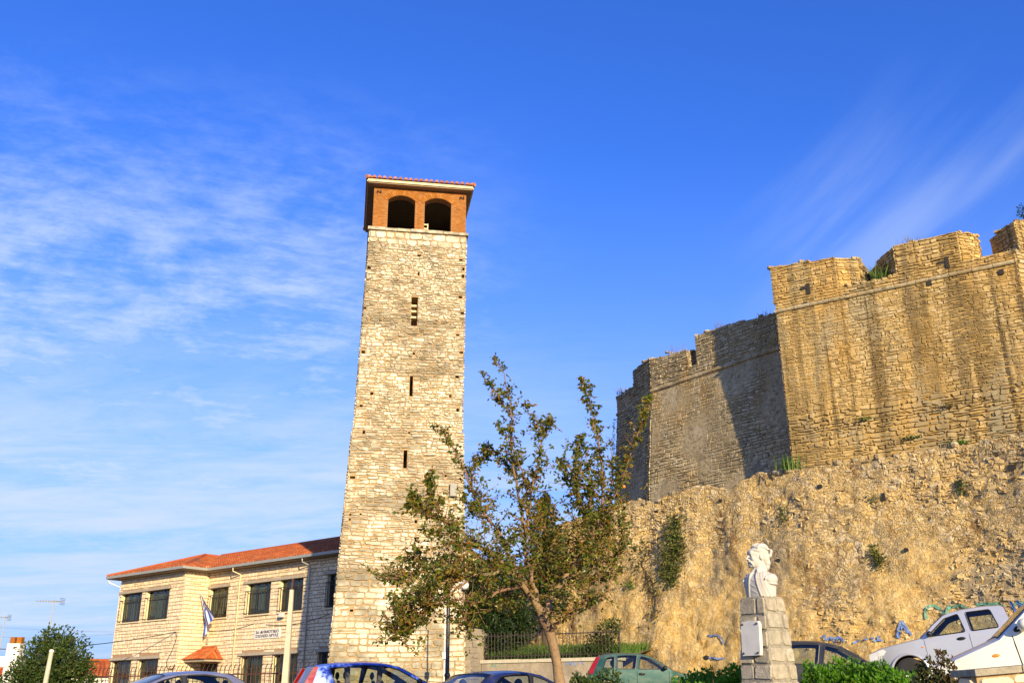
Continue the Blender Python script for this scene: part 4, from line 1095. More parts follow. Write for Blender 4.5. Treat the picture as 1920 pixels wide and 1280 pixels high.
    block(cp, [(V(1305, 660)[0], .003), (V(1366, 640)[0], .003), (V(1366, 640)[0], -1.1), (V(1305, 660)[0] - .2, -1.1)], zlo - .012, ja(top_b))
    block(cp, [(V(1366, 640)[0] + .01, -.04), (LC, -.04), (LC, -1.1), (V(1366, 640)[0] + .01, -1.1)], zlo - .014, ja(top_b))
    fz = lambda x, y: fp.uz(x, y)
    ta, tb = fz(1152, 733)[1], fz(1186, 724)[1]; uM = fz(1187, 700)[0]
    block(fp, [(0, 0), (LF, 0), (LF - .4, -1.2), (0.2, -1.2)], ZC, lambda u, d: min(ta, tb) - .04)
    tm0, tm1 = fz(1188, 694)[1], fz(1222, 669)[1]
    block(fp, [(uM, .003), (LF, .003), (LF - .4, -1.1), (uM + .1, -1.1)], min(ta, tb) - .05, lambda u, d: tm0 + (tm1 - tm0) * (u - uM) / (LF - uM) + .08 * noise.noise(Vector((u * 2, d, 9))))
    px_.build('parapet_core', MAT['grey_mortar'], T); pst.build('parapet', MAT['grey_fort'], T, recalc=False)
    # loopholes in the merlons: solid near-black blocks, colour paints the shade inside
    for x, y, pl_ in ((1516, 541, bp), (1776, 492, bp), (1590, 556, bp), (1743, 531, bp), (1878, 510, bp), (1511, 571, bp)):
        u, z = pl_.uz(x, y); q = MB(); big = y in (541, 492)
        q.pbox(pl_, u - (.09 if big else .1), u + (.09 if big else .1), z - (.32 if big else .13), z + (.28 if big else .13), -.4, .075 + .012)
        if big: q.pbox(pl_, u - .42, u - .11, z - .02, z + .12, -.4, .08)
        q.build('loophole_shade', MAT['dark'], T)
    return T, bp, cp, fp


FT, BP, CP, FP_ = fortress()


# ------------------------------------------------------------------ rough lower wall (rubble talus) with grass, ivy and painted scrawls
LW = []   # plan polyline (x, y) with top z
def lower_wall():
    rng = random.Random(8)
    # (pixel x, pixel y of the crest, distance)
    crest = [(965, 1085, 53), (1000, 1035, 50.5), (1040, 988, 48.6), (1080, 972, 47.6), (1120, 958, 46.7), (1160, 946, 45.7), (1188, 936, 45.1), (1215, 944, 44.6), (1250, 928, 43.8), (1300, 914, 43), (1330, 908, 42.6), (1352, 924, 42.2), (1390, 902, 41.5), (1428, 888, 41),
             (1500, 880, 40), (1600, 866, 39), (1700, 850, 38.2), (1800, 835, 37.5), (1920, 812, 36.6), (2100, 770, 36), (2500, 700, 34)]
    pts = [atd(x, y, d) for x, y, d in crest]
    acc = [0]
    for a, b in zip(pts, pts[1:]): acc.append(acc[-1] + hypot(b.x - a.x, b.y - a.y))
    L = acc[-1]
    def at_s(s_):
        s_ = max(0, min(L - 1e-6, s_))
        for i in range(len(acc) - 1):
            if s_ <= acc[i + 1]:
                f = (s_ - acc[i]) / (acc[i + 1] - acc[i]); p = pts[i].lerp(pts[i + 1], f); d = (pts[min(i + 2, len(pts) - 1)] - pts[max(0, i - 1)])
                return p, Vector((d.y, -d.x, 0)).normalized()
    z_b = 1.0
    def S(s_, f, extra=0.0):
        """f = 0 bottom .. 1 crest"""
        p, n = at_s(s_); zt = p.z + .16 * noise.noise(Vector((s_ * 1.7, 0, 5))) + .10 * noise.noise(Vector((s_ * 4.1, 0, 9)))
        z = z_b + (zt - z_b) * f
        d = 1.5 * (1 - f) ** 1.3
        q = Vector((s_, z, 0))
        d +=   .22 * noise.noise(q * .22) + .11 * noise.noise(q * .8 + Vector((4, 4, 1))) + .06 * noise.noise(Vector((s_ * 2.6, z * 3.4, 2)))
        c = noise.cell(Vector((s_ * 2.6 + .3 * noise.noise(q), z * 4.2, 1)))
        d += .055 * noise.noise(Vector((s_ * 5.2, z * 7.5, 2))) + .04 * c
        d *= min(1, .35 + (1 - f) * 4)
        return p + n * (d + extra) + Vector((0, 0, z - p.z))
    NS, NZ = int(L / .135), 74
    vs = [S(L * i / NS, j / NZ) for i in range(NS + 1) for j in range(NZ + 1)]
    fs = [(i * (NZ + 1) + j, (i + 1) * (NZ + 1) + j, (i + 1) * (NZ + 1) + j + 1, i * (NZ + 1) + j + 1) for i in range(NS) for j in range(NZ)]
    mb = MB(); b = len(vs)
    for i in range(NS + 1):                                           # ragged top and a back face
        p, n = at_s(L * i / NS); vs.append(vs[i * (NZ + 1) + NZ] - n * 1.0 + Vector((0, 0, .05 * noise.noise(Vector((i, 1, 1)))))); vs.append(p - n * 3.2 + Vector((0, 0, -.5))); vs.append(p - n * 3.2 + Vector((0, 0, z_b - p.z)))
    for i in range(NS):
        a0, a1 = i * (NZ + 1) + NZ, (i + 1) * (NZ + 1) + NZ; c0, c1 = b + 3 * i, b + 3 * i + 3
        fs += [(a0, a1, c1, c0), (c0, c1, c1 + 1, c0 + 1), (c0 + 1, c1 + 1, c1 + 2, c0 + 2)]
    mb.add(vs, fs, 0)
    T = mb.build('rubble_wall', MAT['rubble'], base=(at_s(L * .4)[0].x, at_s(L * .4)[0].y, z_b), smooth=55)
    tag(T, 'long rough rubble stone wall below the fortress, ochre and grey, with painted scrawls', 'wall')
    org = T.location
    # the stones themselves, dense near the crest, washed over with clay lower down
    rs = MB()
    def keep(u, z): return noise.noise(Vector((u * .22, z * .30, 4.4))) * .9 + .30 * noise.noise(Vector((u * .9, z * .9, 1.1))) + (z - 6.8) * .17
    class Sub:
        def __init__(s): s.v = []
    zt_min = min(p.z for p in pts[9:])
    def Pst(u, z, d):
        p, n = at_s(u); zt = p.z; f = max(0, min(1, (z - z_b) / (zt - z_b))); return S(u, f, d - .006)
    buf = MB(); masonry(buf, lambda u, z, d: Vector((u, z, d)), z_b + .4, 16.2, lambda z: 5.0, lambda z: L - 2.5, rng, (.07, .17), (.08, .30), .018, .034, (), 0, .4, .04, (.12, .4))
    for i in range(0, len(buf.v), 16):
        q = buf.v[i:i + 16]; u = sum(a[0] for a in q) / 16; z = sum(a[1] for a in q) / 16
        if z > at_s(u)[0].z - .08: continue
        k = keep(u, z)
        if rng.random() > min(.92, .34 + k * 1.15): continue
        sink = .0 if k > .1 else .022
        rs.add([Pst(a[0] + .10 * noise.noise(Vector((a[0] * .8, a[1] * .8, 2))), a[1] + .16 * noise.noise(Vector((a[0] * .5, a[1] * .6, 7))), a[2] - sink) for a in q], [tuple(range(8, 16))] + [(j, (j + 1) % 8, 8 + (j + 1) % 8, 8 + j) for j in range(8)], 0, rng.random())
    o = rs.build('stones', MAT['rubble_stone'], T, recalc=False)
    # coping stones along the crest
    cs = MB(); s_ = .3
    while s_ < L - 2:
        w_ = rng.uniform(.2, .6)
        for _ in range(rng.choice((1, 1, 2))):
            p = S(s_ + rng.uniform(0, .3), 1); p2, n = at_s(s_)
            c = p - n * rng.uniform(.0, .45) + Vector((0, 0, rng.uniform(-.1, .05)))
            M_ = Matrix.Rotation(atan2(n.y, n.x) + rng.uniform(-.5, .5), 3, 'Z') @ Matrix.Rotation(rng.uniform(-.3, .3), 3, 'Y')
            cs.ball(c, (rng.uniform(.09, .24), rng.uniform(.12, .3), rng.uniform(.06, .14)), 8, 0, M_)
        s_ += w_
    o = cs.build('crest_stones', MAT['grey_fort'], T)
    o.location = (0, 0, 0)
    def find(x, y):
        """wall parameters under a pixel of the photograph"""
        d = ray(x, y); best = None
        def err(s_, f): 
            v = S(s_, f) - CAM; return (v.normalized() - d).length
        for i in range(120):
            p, n = at_s(L * i / 119)
            dd = abs(atan2(p.x, p.y) - atan2(d.x, d.y))
            if best is None or dd < best[0]: best = (dd, L * i / 119)
        s_, f = best[1], .5; hs, hf = .6, .25
        for _ in range(40):
            cand = [(s_ + a * hs, max(0, min(1, f + b * hf))) for a in (-1, 0, 1) for b in (-1, 0, 1)]
            e = min(cand, key=lambda q: err(*q))
            if e == (s_, f): hs *= .6; hf *= .6
            s_, f = e
        return s_, f
    # scrawls
    def scrawl(lines, m_, wd):
        g = MB()
        for ln in lines:
            par = [find(x, y) for x, y in ln]
            dense = []
            for (a, b_) in zip(par, par[1:]):
                k = max(2, int(hypot(b_[0] - a[0], (b_[1] - a[1]) * 9) / .09))
                dense += [(a[0] + (b_[0] - a[0]) * i / k, a[1] + (b_[1] - a[1]) * i / k) for i in range(k)]
            dense.append(par[-1])
            for i in range(len(dense) - 1):
                (s0, f0), (s1, f1) = dense[i], dense[i + 1]
                dz_ = (f1 - f0) * 9; l_ = hypot(s1 - s0, dz_) + 1e-6
                nx, nf = -dz_ / l_ * wd, (s1 - s0) / l_ * wd / 9
                if rng.random() < .06: continue
                e = .048
                q = [S(s0 - nx, f0 - nf, e), S(s0 + nx, f0 + nf, e), S(s1 + nx, f1 + nf, e), S(s1 - nx, f1 - nf, e)]
                g.add(q, [(0, 1, 2, 3)], 0)
        o = g.build('graffiti', m_, T, recalc=False); o.location = (0, 0, 0)
    green = [[(1737, 1160), (1737, 1145), (1742, 1136), (1752, 1134), (1763, 1140), (1772, 1152)], [(1776, 1150), (1777, 1140), (1782, 1133)], [(1779, 1142), (1790, 1136), (1803, 1134), (1815, 1140)],
             [(1832, 1133), (1850, 1131), (1866, 1131), (1884, 1130)], [(1832, 1136), (1858, 1135), (1882, 1134)], [(1900, 1140), (1903, 1133), (1912, 1129), (1922, 1130)], [(1899, 1165), (1903, 1155), (1912, 1150)]]
    blue = [[(1683, 1195), (1685, 1180), (1691, 1163), (1700, 1175), (1711, 1190)], [(1686, 1196), (1692, 1170), (1703, 1186)], [(1541, 1195), (1547, 1190), (1550, 1200), (1558, 1193), (1566, 1204), (1572, 1195), (1583, 1202)], [(1562, 1196), (1575, 1193), (1582, 1203)],
            [(1622, 1198), (1634, 1195), (1646, 1199), (1656, 1200)], [(1640, 1202), (1650, 1192)], [(1328, 1190), (1338, 1192), (1348, 1190), (1355, 1196), (1357, 1206)], [(1330, 1232), (1345, 1234), (1360, 1233)], [(1600, 1205), (1612, 1200)]]
    scrawl(green, MAT['paint_green'], .042); scrawl(blue, MAT['paint_blue'], .034)
    # putlog holes: solid near-black plugs, colour stands for the shade inside
    hb = MB()
    for x, y, w_ in ((1538, 912, 9), (1898, 876, 12), (1460, 1050, 8), (1700, 1030, 7), (1352, 938, 7), (1232, 958, 6), (1658, 930, 4), (1802, 906, 4), (1455, 1236, 5), (1325, 1232, 9)):
        s_, f = find(x, y); c = S(s_, f); p, n = at_s(s_); t_ = Vector((-n.y, n.x, 0)); k = w_ * .022
        q = MB(); hh = k * (.8 if w_ > 4 else 3.0)
        q.prism([c + t_ * a * k + Vector((0, 0, b_ * hh)) + n * .06 for a, b_ in ((-.5, -.4), (.1, -.6), (.5, -.3), (.45, .4), (-.2, .55), (-.55, .2))], -n * .5); o = q.build('hole_shade', MAT['dark'], T); o.location = (0, 0, 0)
    return T, S, find, at_s
LWT, LS, lfind, lat = lower_wall()
for ch in LWT.children: ch.location = (0, 0, 0)


# ------------------------------------------------------------------ between the tower and the fortress
def middle():
    rng = random.Random(14)
    gz = ground_z(0, 39)
    # retaining wall with coping, grass bank and fence above it
    pl = Plane(atd(903, 1240, 42.0), atd(1145, 1232, 39.6))
    zt = atd(1000, 1234.5, 40.9).z
    T = thing('retaining_wall', 'low plastered retaining wall with faded scrawls below the grass bank', 'wall', pl.P(pl.len / 2, gz, 0))
    q = MB(); q.pbox(pl, 0, pl.len + .3, gz - .3, zt - .13, -.5, 0); q.build('wall', MAT['retaining'], T)
    q = MB(); u = -.05
    while u < pl.len + .2:
        w_ = rng.uniform(.7, 1.2); q.pbox(pl, u, u + w_ - .015, zt - .127, zt + rng.uniform(-.01, .01), -.55, .06); u += w_
    q.build('coping', MAT['concrete'], T)
    for m_, lines in ((MAT['paint_green'], [[(921, 1250), (924, 1240), (928, 1236), (929, 1250)], [(934, 1241), (942, 1240), (936, 1248), (946, 1250)]]), (MAT['paint_blue'], [[(1060, 1246), (1066, 1238), (1070, 1246), (1075, 1238), (1080, 1248)], [(1082, 1244), (1090, 1237), (1094, 1246)]])):
        q = MB()
        for ln in lines:
            w2 = [pl.uz(x, y) for x, y in ln]
            for a, b in zip(w2, w2[1:]): q.prism([pl.P(a[0] - .03, a[1], .004), pl.P(a[0] + .03, a[1], .004), pl.P(b[0] + .03, b[1], .004), pl.P(b[0] - .03, b[1], .004)], pl.n * .003)
        q.build('graffiti', m_, T)
    # rendered corner pier next to the tower
    a, b = pl.uz(867, 1185)[0], pl.uz(903, 1185)[0]; z1 = atd(885, 1178, 42.1).z
    P_ = thing('stone_pier', 'grey rendered stump of wall between the tower corner and the retaining wall', 'wall', pl.P((a + b) / 2, gz, 0))
    q = MB(); q.prism([pl.P(u, z, .12) for u, z in ((a + .02, gz - .3), (b - .02, gz - .3), (b - .03, z1 - .18), (b - .22, z1), (a + .1, z1 + .05), (a + .02, z1 + .02))], -pl.n * .8); q.build('shaft', MAT['retaining'], P_)
    q = MB(); masonry(q, lambda u, z, d: pl.P(u, z, .12 + d), gz, z1 - .2, lambda z: a + .03, lambda z: b - .05, rng, (.2, .35), (.3, .7), .03, .03, (), 0, .2, .03); q.build('facing', MAT['retaining'], P_, recalc=False)
    # grass bank
    q = MB(); n = 24
    vs = []
    for i in range(n + 1):
        for j in range(7):
            u = (pl.len + .3) * i / n; d = -.5 - 1.4 * j; z = zt - .03 + .16 * j + .15 * noise.noise(Vector((u, d, 0))); vs.append(pl.P(u, z, d))
    q.add(vs, [(i * 7 + j, (i + 1) * 7 + j, (i + 1) * 7 + j + 1, i * 7 + j + 1) for i in range(n) for j in range(6)]); tag(q.build('grass_bank', MAT['soil'], base=pl.P(2, gz, -3), smooth=True), kind='structure')
    g = MB()
    for _ in range(9000):
        u = rng.uniform(0, pl.len + .2); d = -.35 - 4.0 * rng.random() ** 1.3; j = (-.5 - d) / 1.4
        if noise.noise(Vector((u * .6, d * .6, 3))) < -.3: continue
        p = pl.P(u, zt - .05 + .16 * max(0, j), d); h = rng.uniform(.15, .5) * (1 + .5 * noise.noise(Vector((u * .9, d, 1)))); a = rng.uniform(0, 6.28); w_ = rng.uniform(.012, .03)
        s_ = Vector((cos(a), sin(a), 0)) * w_; b_ = Vector((rng.gauss(0, .3), rng.gauss(0, .3), 1)) * h
        g.add([p - s_, p + s_, p + b_ * .6 + s_ * .7, p + b_ + Vector((rng.gauss(0, .1), 0, 0)), p + b_ * .6 - s_ * .7], [(0, 1, 2, 3, 4)], 0, rng.random())
    tag(g.build('grass', MAT['grass'], base=pl.P(2, zt, -2), recalc=False), 'bright green grass growing on the bank behind the railing', 'grass', kind='stuff')
    # fence on the retaining wall
    F_ = thing('iron_railing', 'thin dark iron railing on the retaining wall in front of the grass bank', 'railing', pl.P(3, zt, -.2))
    zr = atd(980, 1184, 41).z
    for zz in (zt + .12, zr - .12):
        q = MB(); q.pbox(pl, .02, pl.len + .1, zz, zz + .04, -.24, -.20); q.build('rail', MAT['iron'], F_)
    me = None; nb = 38
    for i in range(nb):
        u = .05 + (pl.len) * i / (nb - 1)
        if me is None:
            q = MB(); q.tube([pl.P(u, zt, -.19), pl.P(u, zr - .06, -.19), pl.P(u, zr + .06, -.19)], [.014, .014, .003], 6); o = q.build('bar', MAT['iron'], F_); me = o.data; b0 = u
        else: o = bpy.data.objects.new('bar', me); COL.objects.link(o); o.parent = F_; o.location = pl.t * (u - b0)
    a = pl.P(pl.uz(1157, 1220)[0], zt, -.3)
    P2 = thing('fence_post', 'lone thin dark iron post at the right end of the railing', 'post', a)
    q = MB(); q.tube([a, Vector((a.x, a.y, atd(1155, 1184, 39.4).z))], .035, 8); q.build('shaft', MAT['iron'], P2); q = MB(); q.ball((a.x, a.y, atd(1155, 1184, 39.4).z + .03), .055, 8); q.build('finial', MAT['iron'], P2)
    # dark evergreens behind the railing
    def blobs(lst): return [(atd(x, y, d), r) for x, y, r, d in lst]
    leafy_tree('evergreen_tree', 'dark dense evergreen filling the gap behind the railing beside the tower', atd(905, 1228, 43.5), blobs([(890, 1120, 1.0, 43.5), (925, 1110, 1.1, 44), (900, 1160, 1.2, 43.5), (940, 1150, 1.1, 44), (915, 1195, 1.2, 43.3), (880, 1195, .9, 43), (950, 1190, .9, 43.8), (930, 1075, .7, 44.3), (955, 1120, .8, 44.5), (900, 1215, .9, 43), (970, 1170, .9, 44), (890, 1090, .9, 44)]),
               MAT['dark_leaf'], MAT['bush_stem'], 20000, .19, rng)
    leafy_tree('evergreen_tree', 'small dark upright evergreen against the sky behind the main tree', atd(1022, 1215, 46), blobs([(1022, 965, .55, 46), (1018, 1000, .75, 46), (1028, 1040, .85, 46), (1015, 1080, .9, 46), (1030, 1120, .9, 46), (1020, 945, .3, 46)]), MAT['dark_leaf'], MAT['bush_stem'], 8000, .19, rng)
    leafy_tree('wall_shrub', 'scraggy green shrub at the right end of the railing under the rubble wall', atd(1130, 1226, 40.4), blobs([(1120, 1205, .55, 40.5), (1138, 1185, .5, 40.4), (1152, 1172, .3, 40.3), (1115, 1225, .5, 40.3), (1140, 1212, .45, 40.3)]), MAT['bush_leaf'], MAT['bush_stem'], 3400, .11, rng, 'shrub')
    # stone house with a sloping gable right of the tower
    g0 = atd(835, 1000, 62); g1 = atd(936, 1072, 62)
    hp = Plane(g0, g1); H = thing('stone_house', 'pale stone gable of a house peeping out behind the tower', 'house', hp.P(hp.len / 2, 1.5, -3))
    pts = [(0, 1.5), (hp.len, 1.5), (hp.len, g1.z), (hp.uz(868, 1020)[0], hp.uz(868, 1020)[1]), (hp.uz(850, 1012)[0], hp.uz(850, 1012)[1]), (0, hp.uz(840, 1015)[1])]
    q = MB(); q.prism([hp.P(u, z, 0) for u, z in pts], -hp.n * 7); q.build('wall', MAT['school_mortar'], H)
    q = MB()
    def topz(u):
        for (a, za), (b, zb_) in zip(pts[2:][::-1], pts[2:][::-1][1:]):
            if a <= u <= b: return za + (zb_ - za) * (u - a) / max(1e-6, b - a)
        return g1.z
    z = 1.6
    while z < max(p[1] for p in pts) - .2:
        u = .0
        while u < hp.len - .2:
            w_ = rng.uniform(.3, .7)
            if min(topz(u), topz(min(u + w_, hp.len))) > z + .24: stone(q, lambda a, b, d: hp.P(a, b, d), u, min(u + w_, hp.len), z, z + .23, rng, .03, .04, 0, .01, (.05, .15))
            u += w_
        z += .235
    q.build('stonework', MAT['school_stone'], H, recalc=False)
    q = MB()
    for (a, za), (b, zb_) in zip(pts[2:], pts[3:]): q.prism([hp.P(a, za + .005, .15), hp.P(b, zb_ + .005, .15), hp.P(b, zb_ + .09, .15), hp.P(a, za + .09, .15)], -hp.n * 7.3)
    q.build('roof', MAT['old_tile'], H)


middle()


def lamp_post():
    b = atd(838, 1295, 31); gz = ground_z(b.x, b.y); x, y = b.x, b.y
    zt = atd(838, 1100, 31).z
    T = thing('street_lamp', 'dark street lamp with white globes standing before the tower corner', 'street lamp', (x, y, gz))
    q = MB(); q.lathe([(.17, 0), (.17, .12), (.12, .2), (.11, .5), (.13, .54), (.085, .62), (.072, 1.05), (.09, 1.08), (.09, 1.14), (.062, 1.18), (.052, zt - gz - .05), (.07, zt - gz - .03), (.03, zt - gz)], (x, y, gz), 14); q.build('post', MAT['black'], T, smooth=40)
    R = Vector((.97, -.24, 0))
    for sg in (1, -1):
        tip = Vector((x, y, zt - .12)) + R * (.50 * sg)
        q = MB(); q.tube([Vector((x, y, zt - .5)), Vector((x, y, zt - .42)) + R * .16 * sg, Vector((x, y, zt - .40)) + R * .36 * sg, Vector((x, y, zt - .32)) + R * .47 * sg, tip], .022, 7); q.build('arm', MAT['black'], T, smooth=True)
        q = MB(); q.lathe([(.05, -.03), (.09, .0), (.07, .04)], tip, 10); q.build('globe_holder', MAT['black'], T)
        q = MB(); q.ball(tip + Vector((0, 0, .17)), .155, 18); q.build('globe', MAT['globe'], T, smooth=True)
    # thin pale conduit pole just behind it
    b = atd(832, 1295, 39.5); tp = atd(832, 1140, 39.5)
    P_ = thing('conduit_pole', 'thin pale metal pole close behind the dark street lamp', 'pole', (b.x, b.y, ground_z(b.x, b.y)))
    q = MB(); q.tube([(b.x, b.y, ground_z(b.x, b.y)), (b.x, b.y, tp.z)], .03, 8); q.build('shaft', MAT['white_metal'], P_, smooth=40)
    q = MB(); q.box((b.x + .02, b.y - .1, atd(836, 1228, 39.4).z), (.16, .12, .26)); q.build('junction_box', MAT['white_metal'], P_)
lamp_post()


# ------------------------------------------------------------------ the tree in front
def main_tree():
    rng = random.Random(31)
    D0 = 19.0
    b = atd(1058, 1345, D0); gz = ground_z(b.x, b.y)
    T = thing('pear_tree', 'slender tree with green and russet leaves and long upright shoots in front of the tower', 'tree', (b.x, b.y, gz))
    pb = lambda x, y, d=0: atd(x, y, D0 + d)
    trunk = MB(); tw = MB(); lf = MB()
    def wig(pts, k=4, amp=.02):
        out = []
        for a, c in zip(pts, pts[1:]):
            for i in range(k):
                p = a.lerp(c, i / k); out.append(p + Vector((rng.gauss(0, amp), rng.gauss(0, amp), rng.gauss(0, amp * .5))) * (1 if i else .3))
        return out + [pts[-1]]
    tp = [Vector((b.x + .03, b.y, gz - .05)), pb(1055, 1320), pb(1048, 1270), pb(1040, 1220), pb(1030, 1185), pb(1020, 1160), pb(1012, 1140)]
    trunk.tube([tp[0]] + wig(tp[1:], 2, .006), [.16] + list(np.interp(np.linspace(0, 1, 11), [0, .3, .8, 1], [.125, .090, .098, .082])), 14)
    # limbs: pixel polylines (x, y, depth offset), start radius, leafiness, shoot density
    limbs = [
        ([(1020, 1160, 0), (1028, 1130, .1), (1055, 1090, .2), (1085, 1050, .3), (1110, 1015, .35), (1128, 985, .4), (1140, 950, .4)], .075, 1.0),
        ([(1022, 1165, 0), (1030, 1120, .2), (1032, 1085, .5), (1028, 1040, .7), (1025, 1005, .9)], .05, 1.0),
        ([(1012, 1145, 0), (985, 1105, -.2), (960, 1070, -.4), (925, 1040, -.5), (890, 1022, -.6), (860, 1010, -.7)], .06, 1.0),
        ([(1012, 1140, 0), (1000, 1100, -.1), (985, 1040, .0), (985, 1000, .1), (990, 960, .1), (985, 900, .2)], .05, .9),
        ([(1030, 1185, 0), (1050, 1165, -.3), (1080, 1140, -.5), (1110, 1130, -.6), (1140, 1105, -.7)], .035, .7),
        ([(1000, 1110, -.1), (965, 1060, .3), (945, 1010, .5), (915, 970, .7), (890, 930, .8), (880, 880, .9)], .04, .9),
        ([(960, 1070, -.4), (925, 1075, -.8), (880, 1080, -1.0), (840, 1085, -1.2), (800, 1105, -1.3), (770, 1130, -1.4), (745, 1150, -1.4)], .045, 1.1),
        ([(940, 1060, -.5), (900, 1075, -.2), (860, 1062, .1), (815, 1060, .2), (780, 1075, .3), (745, 1090, .3), (722, 1085, .4)], .035, 1.0),
        ([(915, 1035, -.5), (870, 1000, -.4), (835, 980, -.4), (810, 968, -.4), (790, 955, -.4)], .028, .75),
        ([(980, 1100, -.2), (930, 1110, -.9), (890, 1130, -1.1), (868, 1150, -1.2), (880, 1185, -1.3)], .03, 1.0),
        ([(880, 1085, -1.0), (830, 1120, -1.1), (795, 1145, -1.2), (760, 1165, -1.2), (735, 1178, -1.2)], .022, .8),
        ([(795, 1145, -1.2), (770, 1170, -1.2), (752, 1190, -1.2), (740, 1197, -1.2)], .014, 1.0),
        ([(1085, 1050, .3), (1110, 1060, .8), (1140, 1050, 1.0), (1165, 1030, 1.1)], .03, .9),
        ([(1055, 1090, .2), (1085, 1100, .9), (1110, 1090, 1.2), (1140, 1075, 1.3)], .025, .8),
        ([(1110, 1015, .35), (1100, 975, .2), (1085, 925, .1), (1080, 880, .0)], .03, 1.0),
    ]
    shoots = [
        ([(985, 1000, .1), (975, 940, .2), (963, 880, .2), (957, 830, .2), (962, 790, .2), (952, 740, .2), (945, 700, .2), (925, 668, .2)], .026, 1.0),
        ([(962, 790, .2), (948, 765, .3), (935, 740, .3), (918, 720, .3), (907, 702, .3)], .012, 1.0),
        ([(990, 960, .1), (1000, 905, .0), (1008, 870, .0), (1015, 830, -.1), (1000, 785, -.1), (985, 755, -.1)], .02, 1.1),
        ([(1015, 830, -.1), (1024, 800, -.1), (1030, 785, -.1)], .01, 1.3),
        ([(1128, 985, .4), (1130, 930, .3), (1128, 870, .2), (1120, 820, .1), (1108, 770, .1), (1098, 730, .1), (1092, 710, .1)], .022, 1.3),
        ([(1140, 950, .4), (1165, 905, .4), (1180, 860, .4), (1200, 805, .4), (1210, 770, .4), (1217, 745, .4)], .02, 1.3),
        ([(1128, 985, .4), (1145, 930, .7), (1148, 880, .8), (1142, 820, .8)], .014, 1.0),
        ([(1080, 880, .0), (1082, 845, .0), (1090, 810, .0)], .012, 1.2),
        ([(1080, 925, .1), (1060, 885, .2), (1052, 860, .2)], .012, 1.2),
        ([(1110, 1015, .35), (1108, 940, .0), (1105, 880, -.1), (1095, 835, -.1)], .016, 1.3),
        ([(985, 900, .2), (955, 880, .5), (930, 850, .6), (905, 838, .6)], .018, 1.1),
        ([(985, 900, .2), (968, 850, .0), (940, 810, .0), (932, 792, .0)], .014, 1.0),
        ([(890, 930, .8), (870, 880, .6), (850, 840, .5), (830, 810, .5), (815, 798, .5)], .018, .9),
        ([(880, 880, .9), (905, 860, .8), (915, 835, .8)], .014, 1.4),
        ([(915, 970, .7), (890, 960, .3), (872, 940, .2), (868, 920, .2)], .014, 1.0),
        ([(835, 980, -.4), (815, 940, -.4), (806, 905, -.4), (808, 880, -.4)], .014, 1.2),
        ([(810, 968, -.4), (785, 955, -.4), (768, 945, -.4), (775, 925, -.4)], .012, 1.5),
        ([(860, 1010, -.7), (830, 1000, -.8), (800, 1005, -.9), (790, 985, -.9)], .014, 1.0),
        ([(800, 1060, .2), (775, 1045, .2), (760, 1050, .2)], .010, .9),
        ([(1028, 1040, .7), (1022, 990, .8), (1018, 950, .8), (1022, 925, .8)], .016, 1.2),
        ([(1165, 1030, 1.1), (1172, 985, 1.0), (1165, 940, .9), (1150, 905, .9)], .016, 1.1),
    ]
    def shootlet(p, d, L, r, leafy, up=.25, dens=1.0):
        """a twig with alternate leaves"""
        n = max(3, int(L / .09)); pts = [p]; dd = d.copy()
        for i in range(n):
            dd = (dd + Vector((rng.gauss(0, .13), rng.gauss(0, .13), up * .16 + rng.gauss(0, .08)))).normalized(); pts.append(pts[-1] + dd * (L / n))
        tw.tube(pts, [r * (1 - .8 * i / n) + .0015 for i in range(n + 1)], 5)
        clump(pts, leafy * dens, L)
    gc = ray(868, 1107)
    def clump(pts, dens, L, spread=.05):
        rb = rng.choice((0, .05, .1, .2, .3, .55))
        for a, c in zip(pts, pts[1:]):
            dd = (c - a)
            for _ in range(max(0, int(rng.gauss(4.2, 1.2) * dens))):
                if rng.random() < .12: continue
                q = a.lerp(c, rng.random()) + Vector((rng.gauss(0, 1), rng.gauss(0, 1), rng.gauss(0, 1))) * spread * .6
                if (q - CAM).normalized().angle(gc) < .0125: continue
                out = (dd.normalized() * rng.uniform(-.1, .7) + Vector((rng.gauss(0, 1), rng.gauss(0, 1), rng.gauss(-.25, .7)))).normalized()
                leaf(lf, q, out, rng.uniform(.055, .122), rng, rng.uniform(.42, .66), min(1, max(0, rb + rng.gauss(.15, .2))))
    for pts, r, lv in limbs:
        P_ = wig([pb(*q) for q in pts], 4, .025); n = len(P_)
        (trunk if r > .04 else tw).tube(P_, [r * (1 - .75 * i / n) for i in range(n)], 9 if r > .04 else 6)
        for i in range(3, n):
            f = i / n
            for _ in range(rng.choice((3, 4, 5)) if f > .3 else 1):
                d = Vector((rng.gauss(0, .9), rng.gauss(0, .9), rng.gauss(.35, .6))).normalized()
                shootlet(P_[i], d, rng.uniform(.25, .75) * (1.1 - .4 * f), .009, lv, .5, rng.uniform(.5, 1.35))
    for pts, r, lv in shoots:
        P_ = wig([pb(*q) for q in pts], 5, .015); n = len(P_)
        tw.tube(P_, [r * (1 - .85 * i / n) + .002 for i in range(n)], 6)
        clump(P_[n // 4:], .95 * lv, 1, .06)
        for i in range(2, n):
            for _ in range(2 if i < n * .75 else 1):
                if rng.random() > .66 * lv: continue
                d = Vector((rng.gauss(0, .8), rng.gauss(0, .8), rng.gauss(.55, .4))).normalized(); f = i / n
                shootlet(P_[i], d, rng.uniform(.14, .55) * (1.1 - f), .006, lv, .5, 1.1)
    # thick inner foliage of the lower crown
    for _ in range(190):
        x, y = rng.gauss(930, 90), rng.gauss(1085, 38)
        if y > 1150 or x < 740 or x > 1120: continue
        if x > 1000 and y > 1105: continue
        shootlet(pb(x, y, rng.uniform(-1.5, 1.2)), Vector((rng.gauss(-.1, .9), rng.gauss(0, .9), rng.gauss(.1, .7))).normalized(), rng.uniform(.25, .55), .007, 1.1, .2)
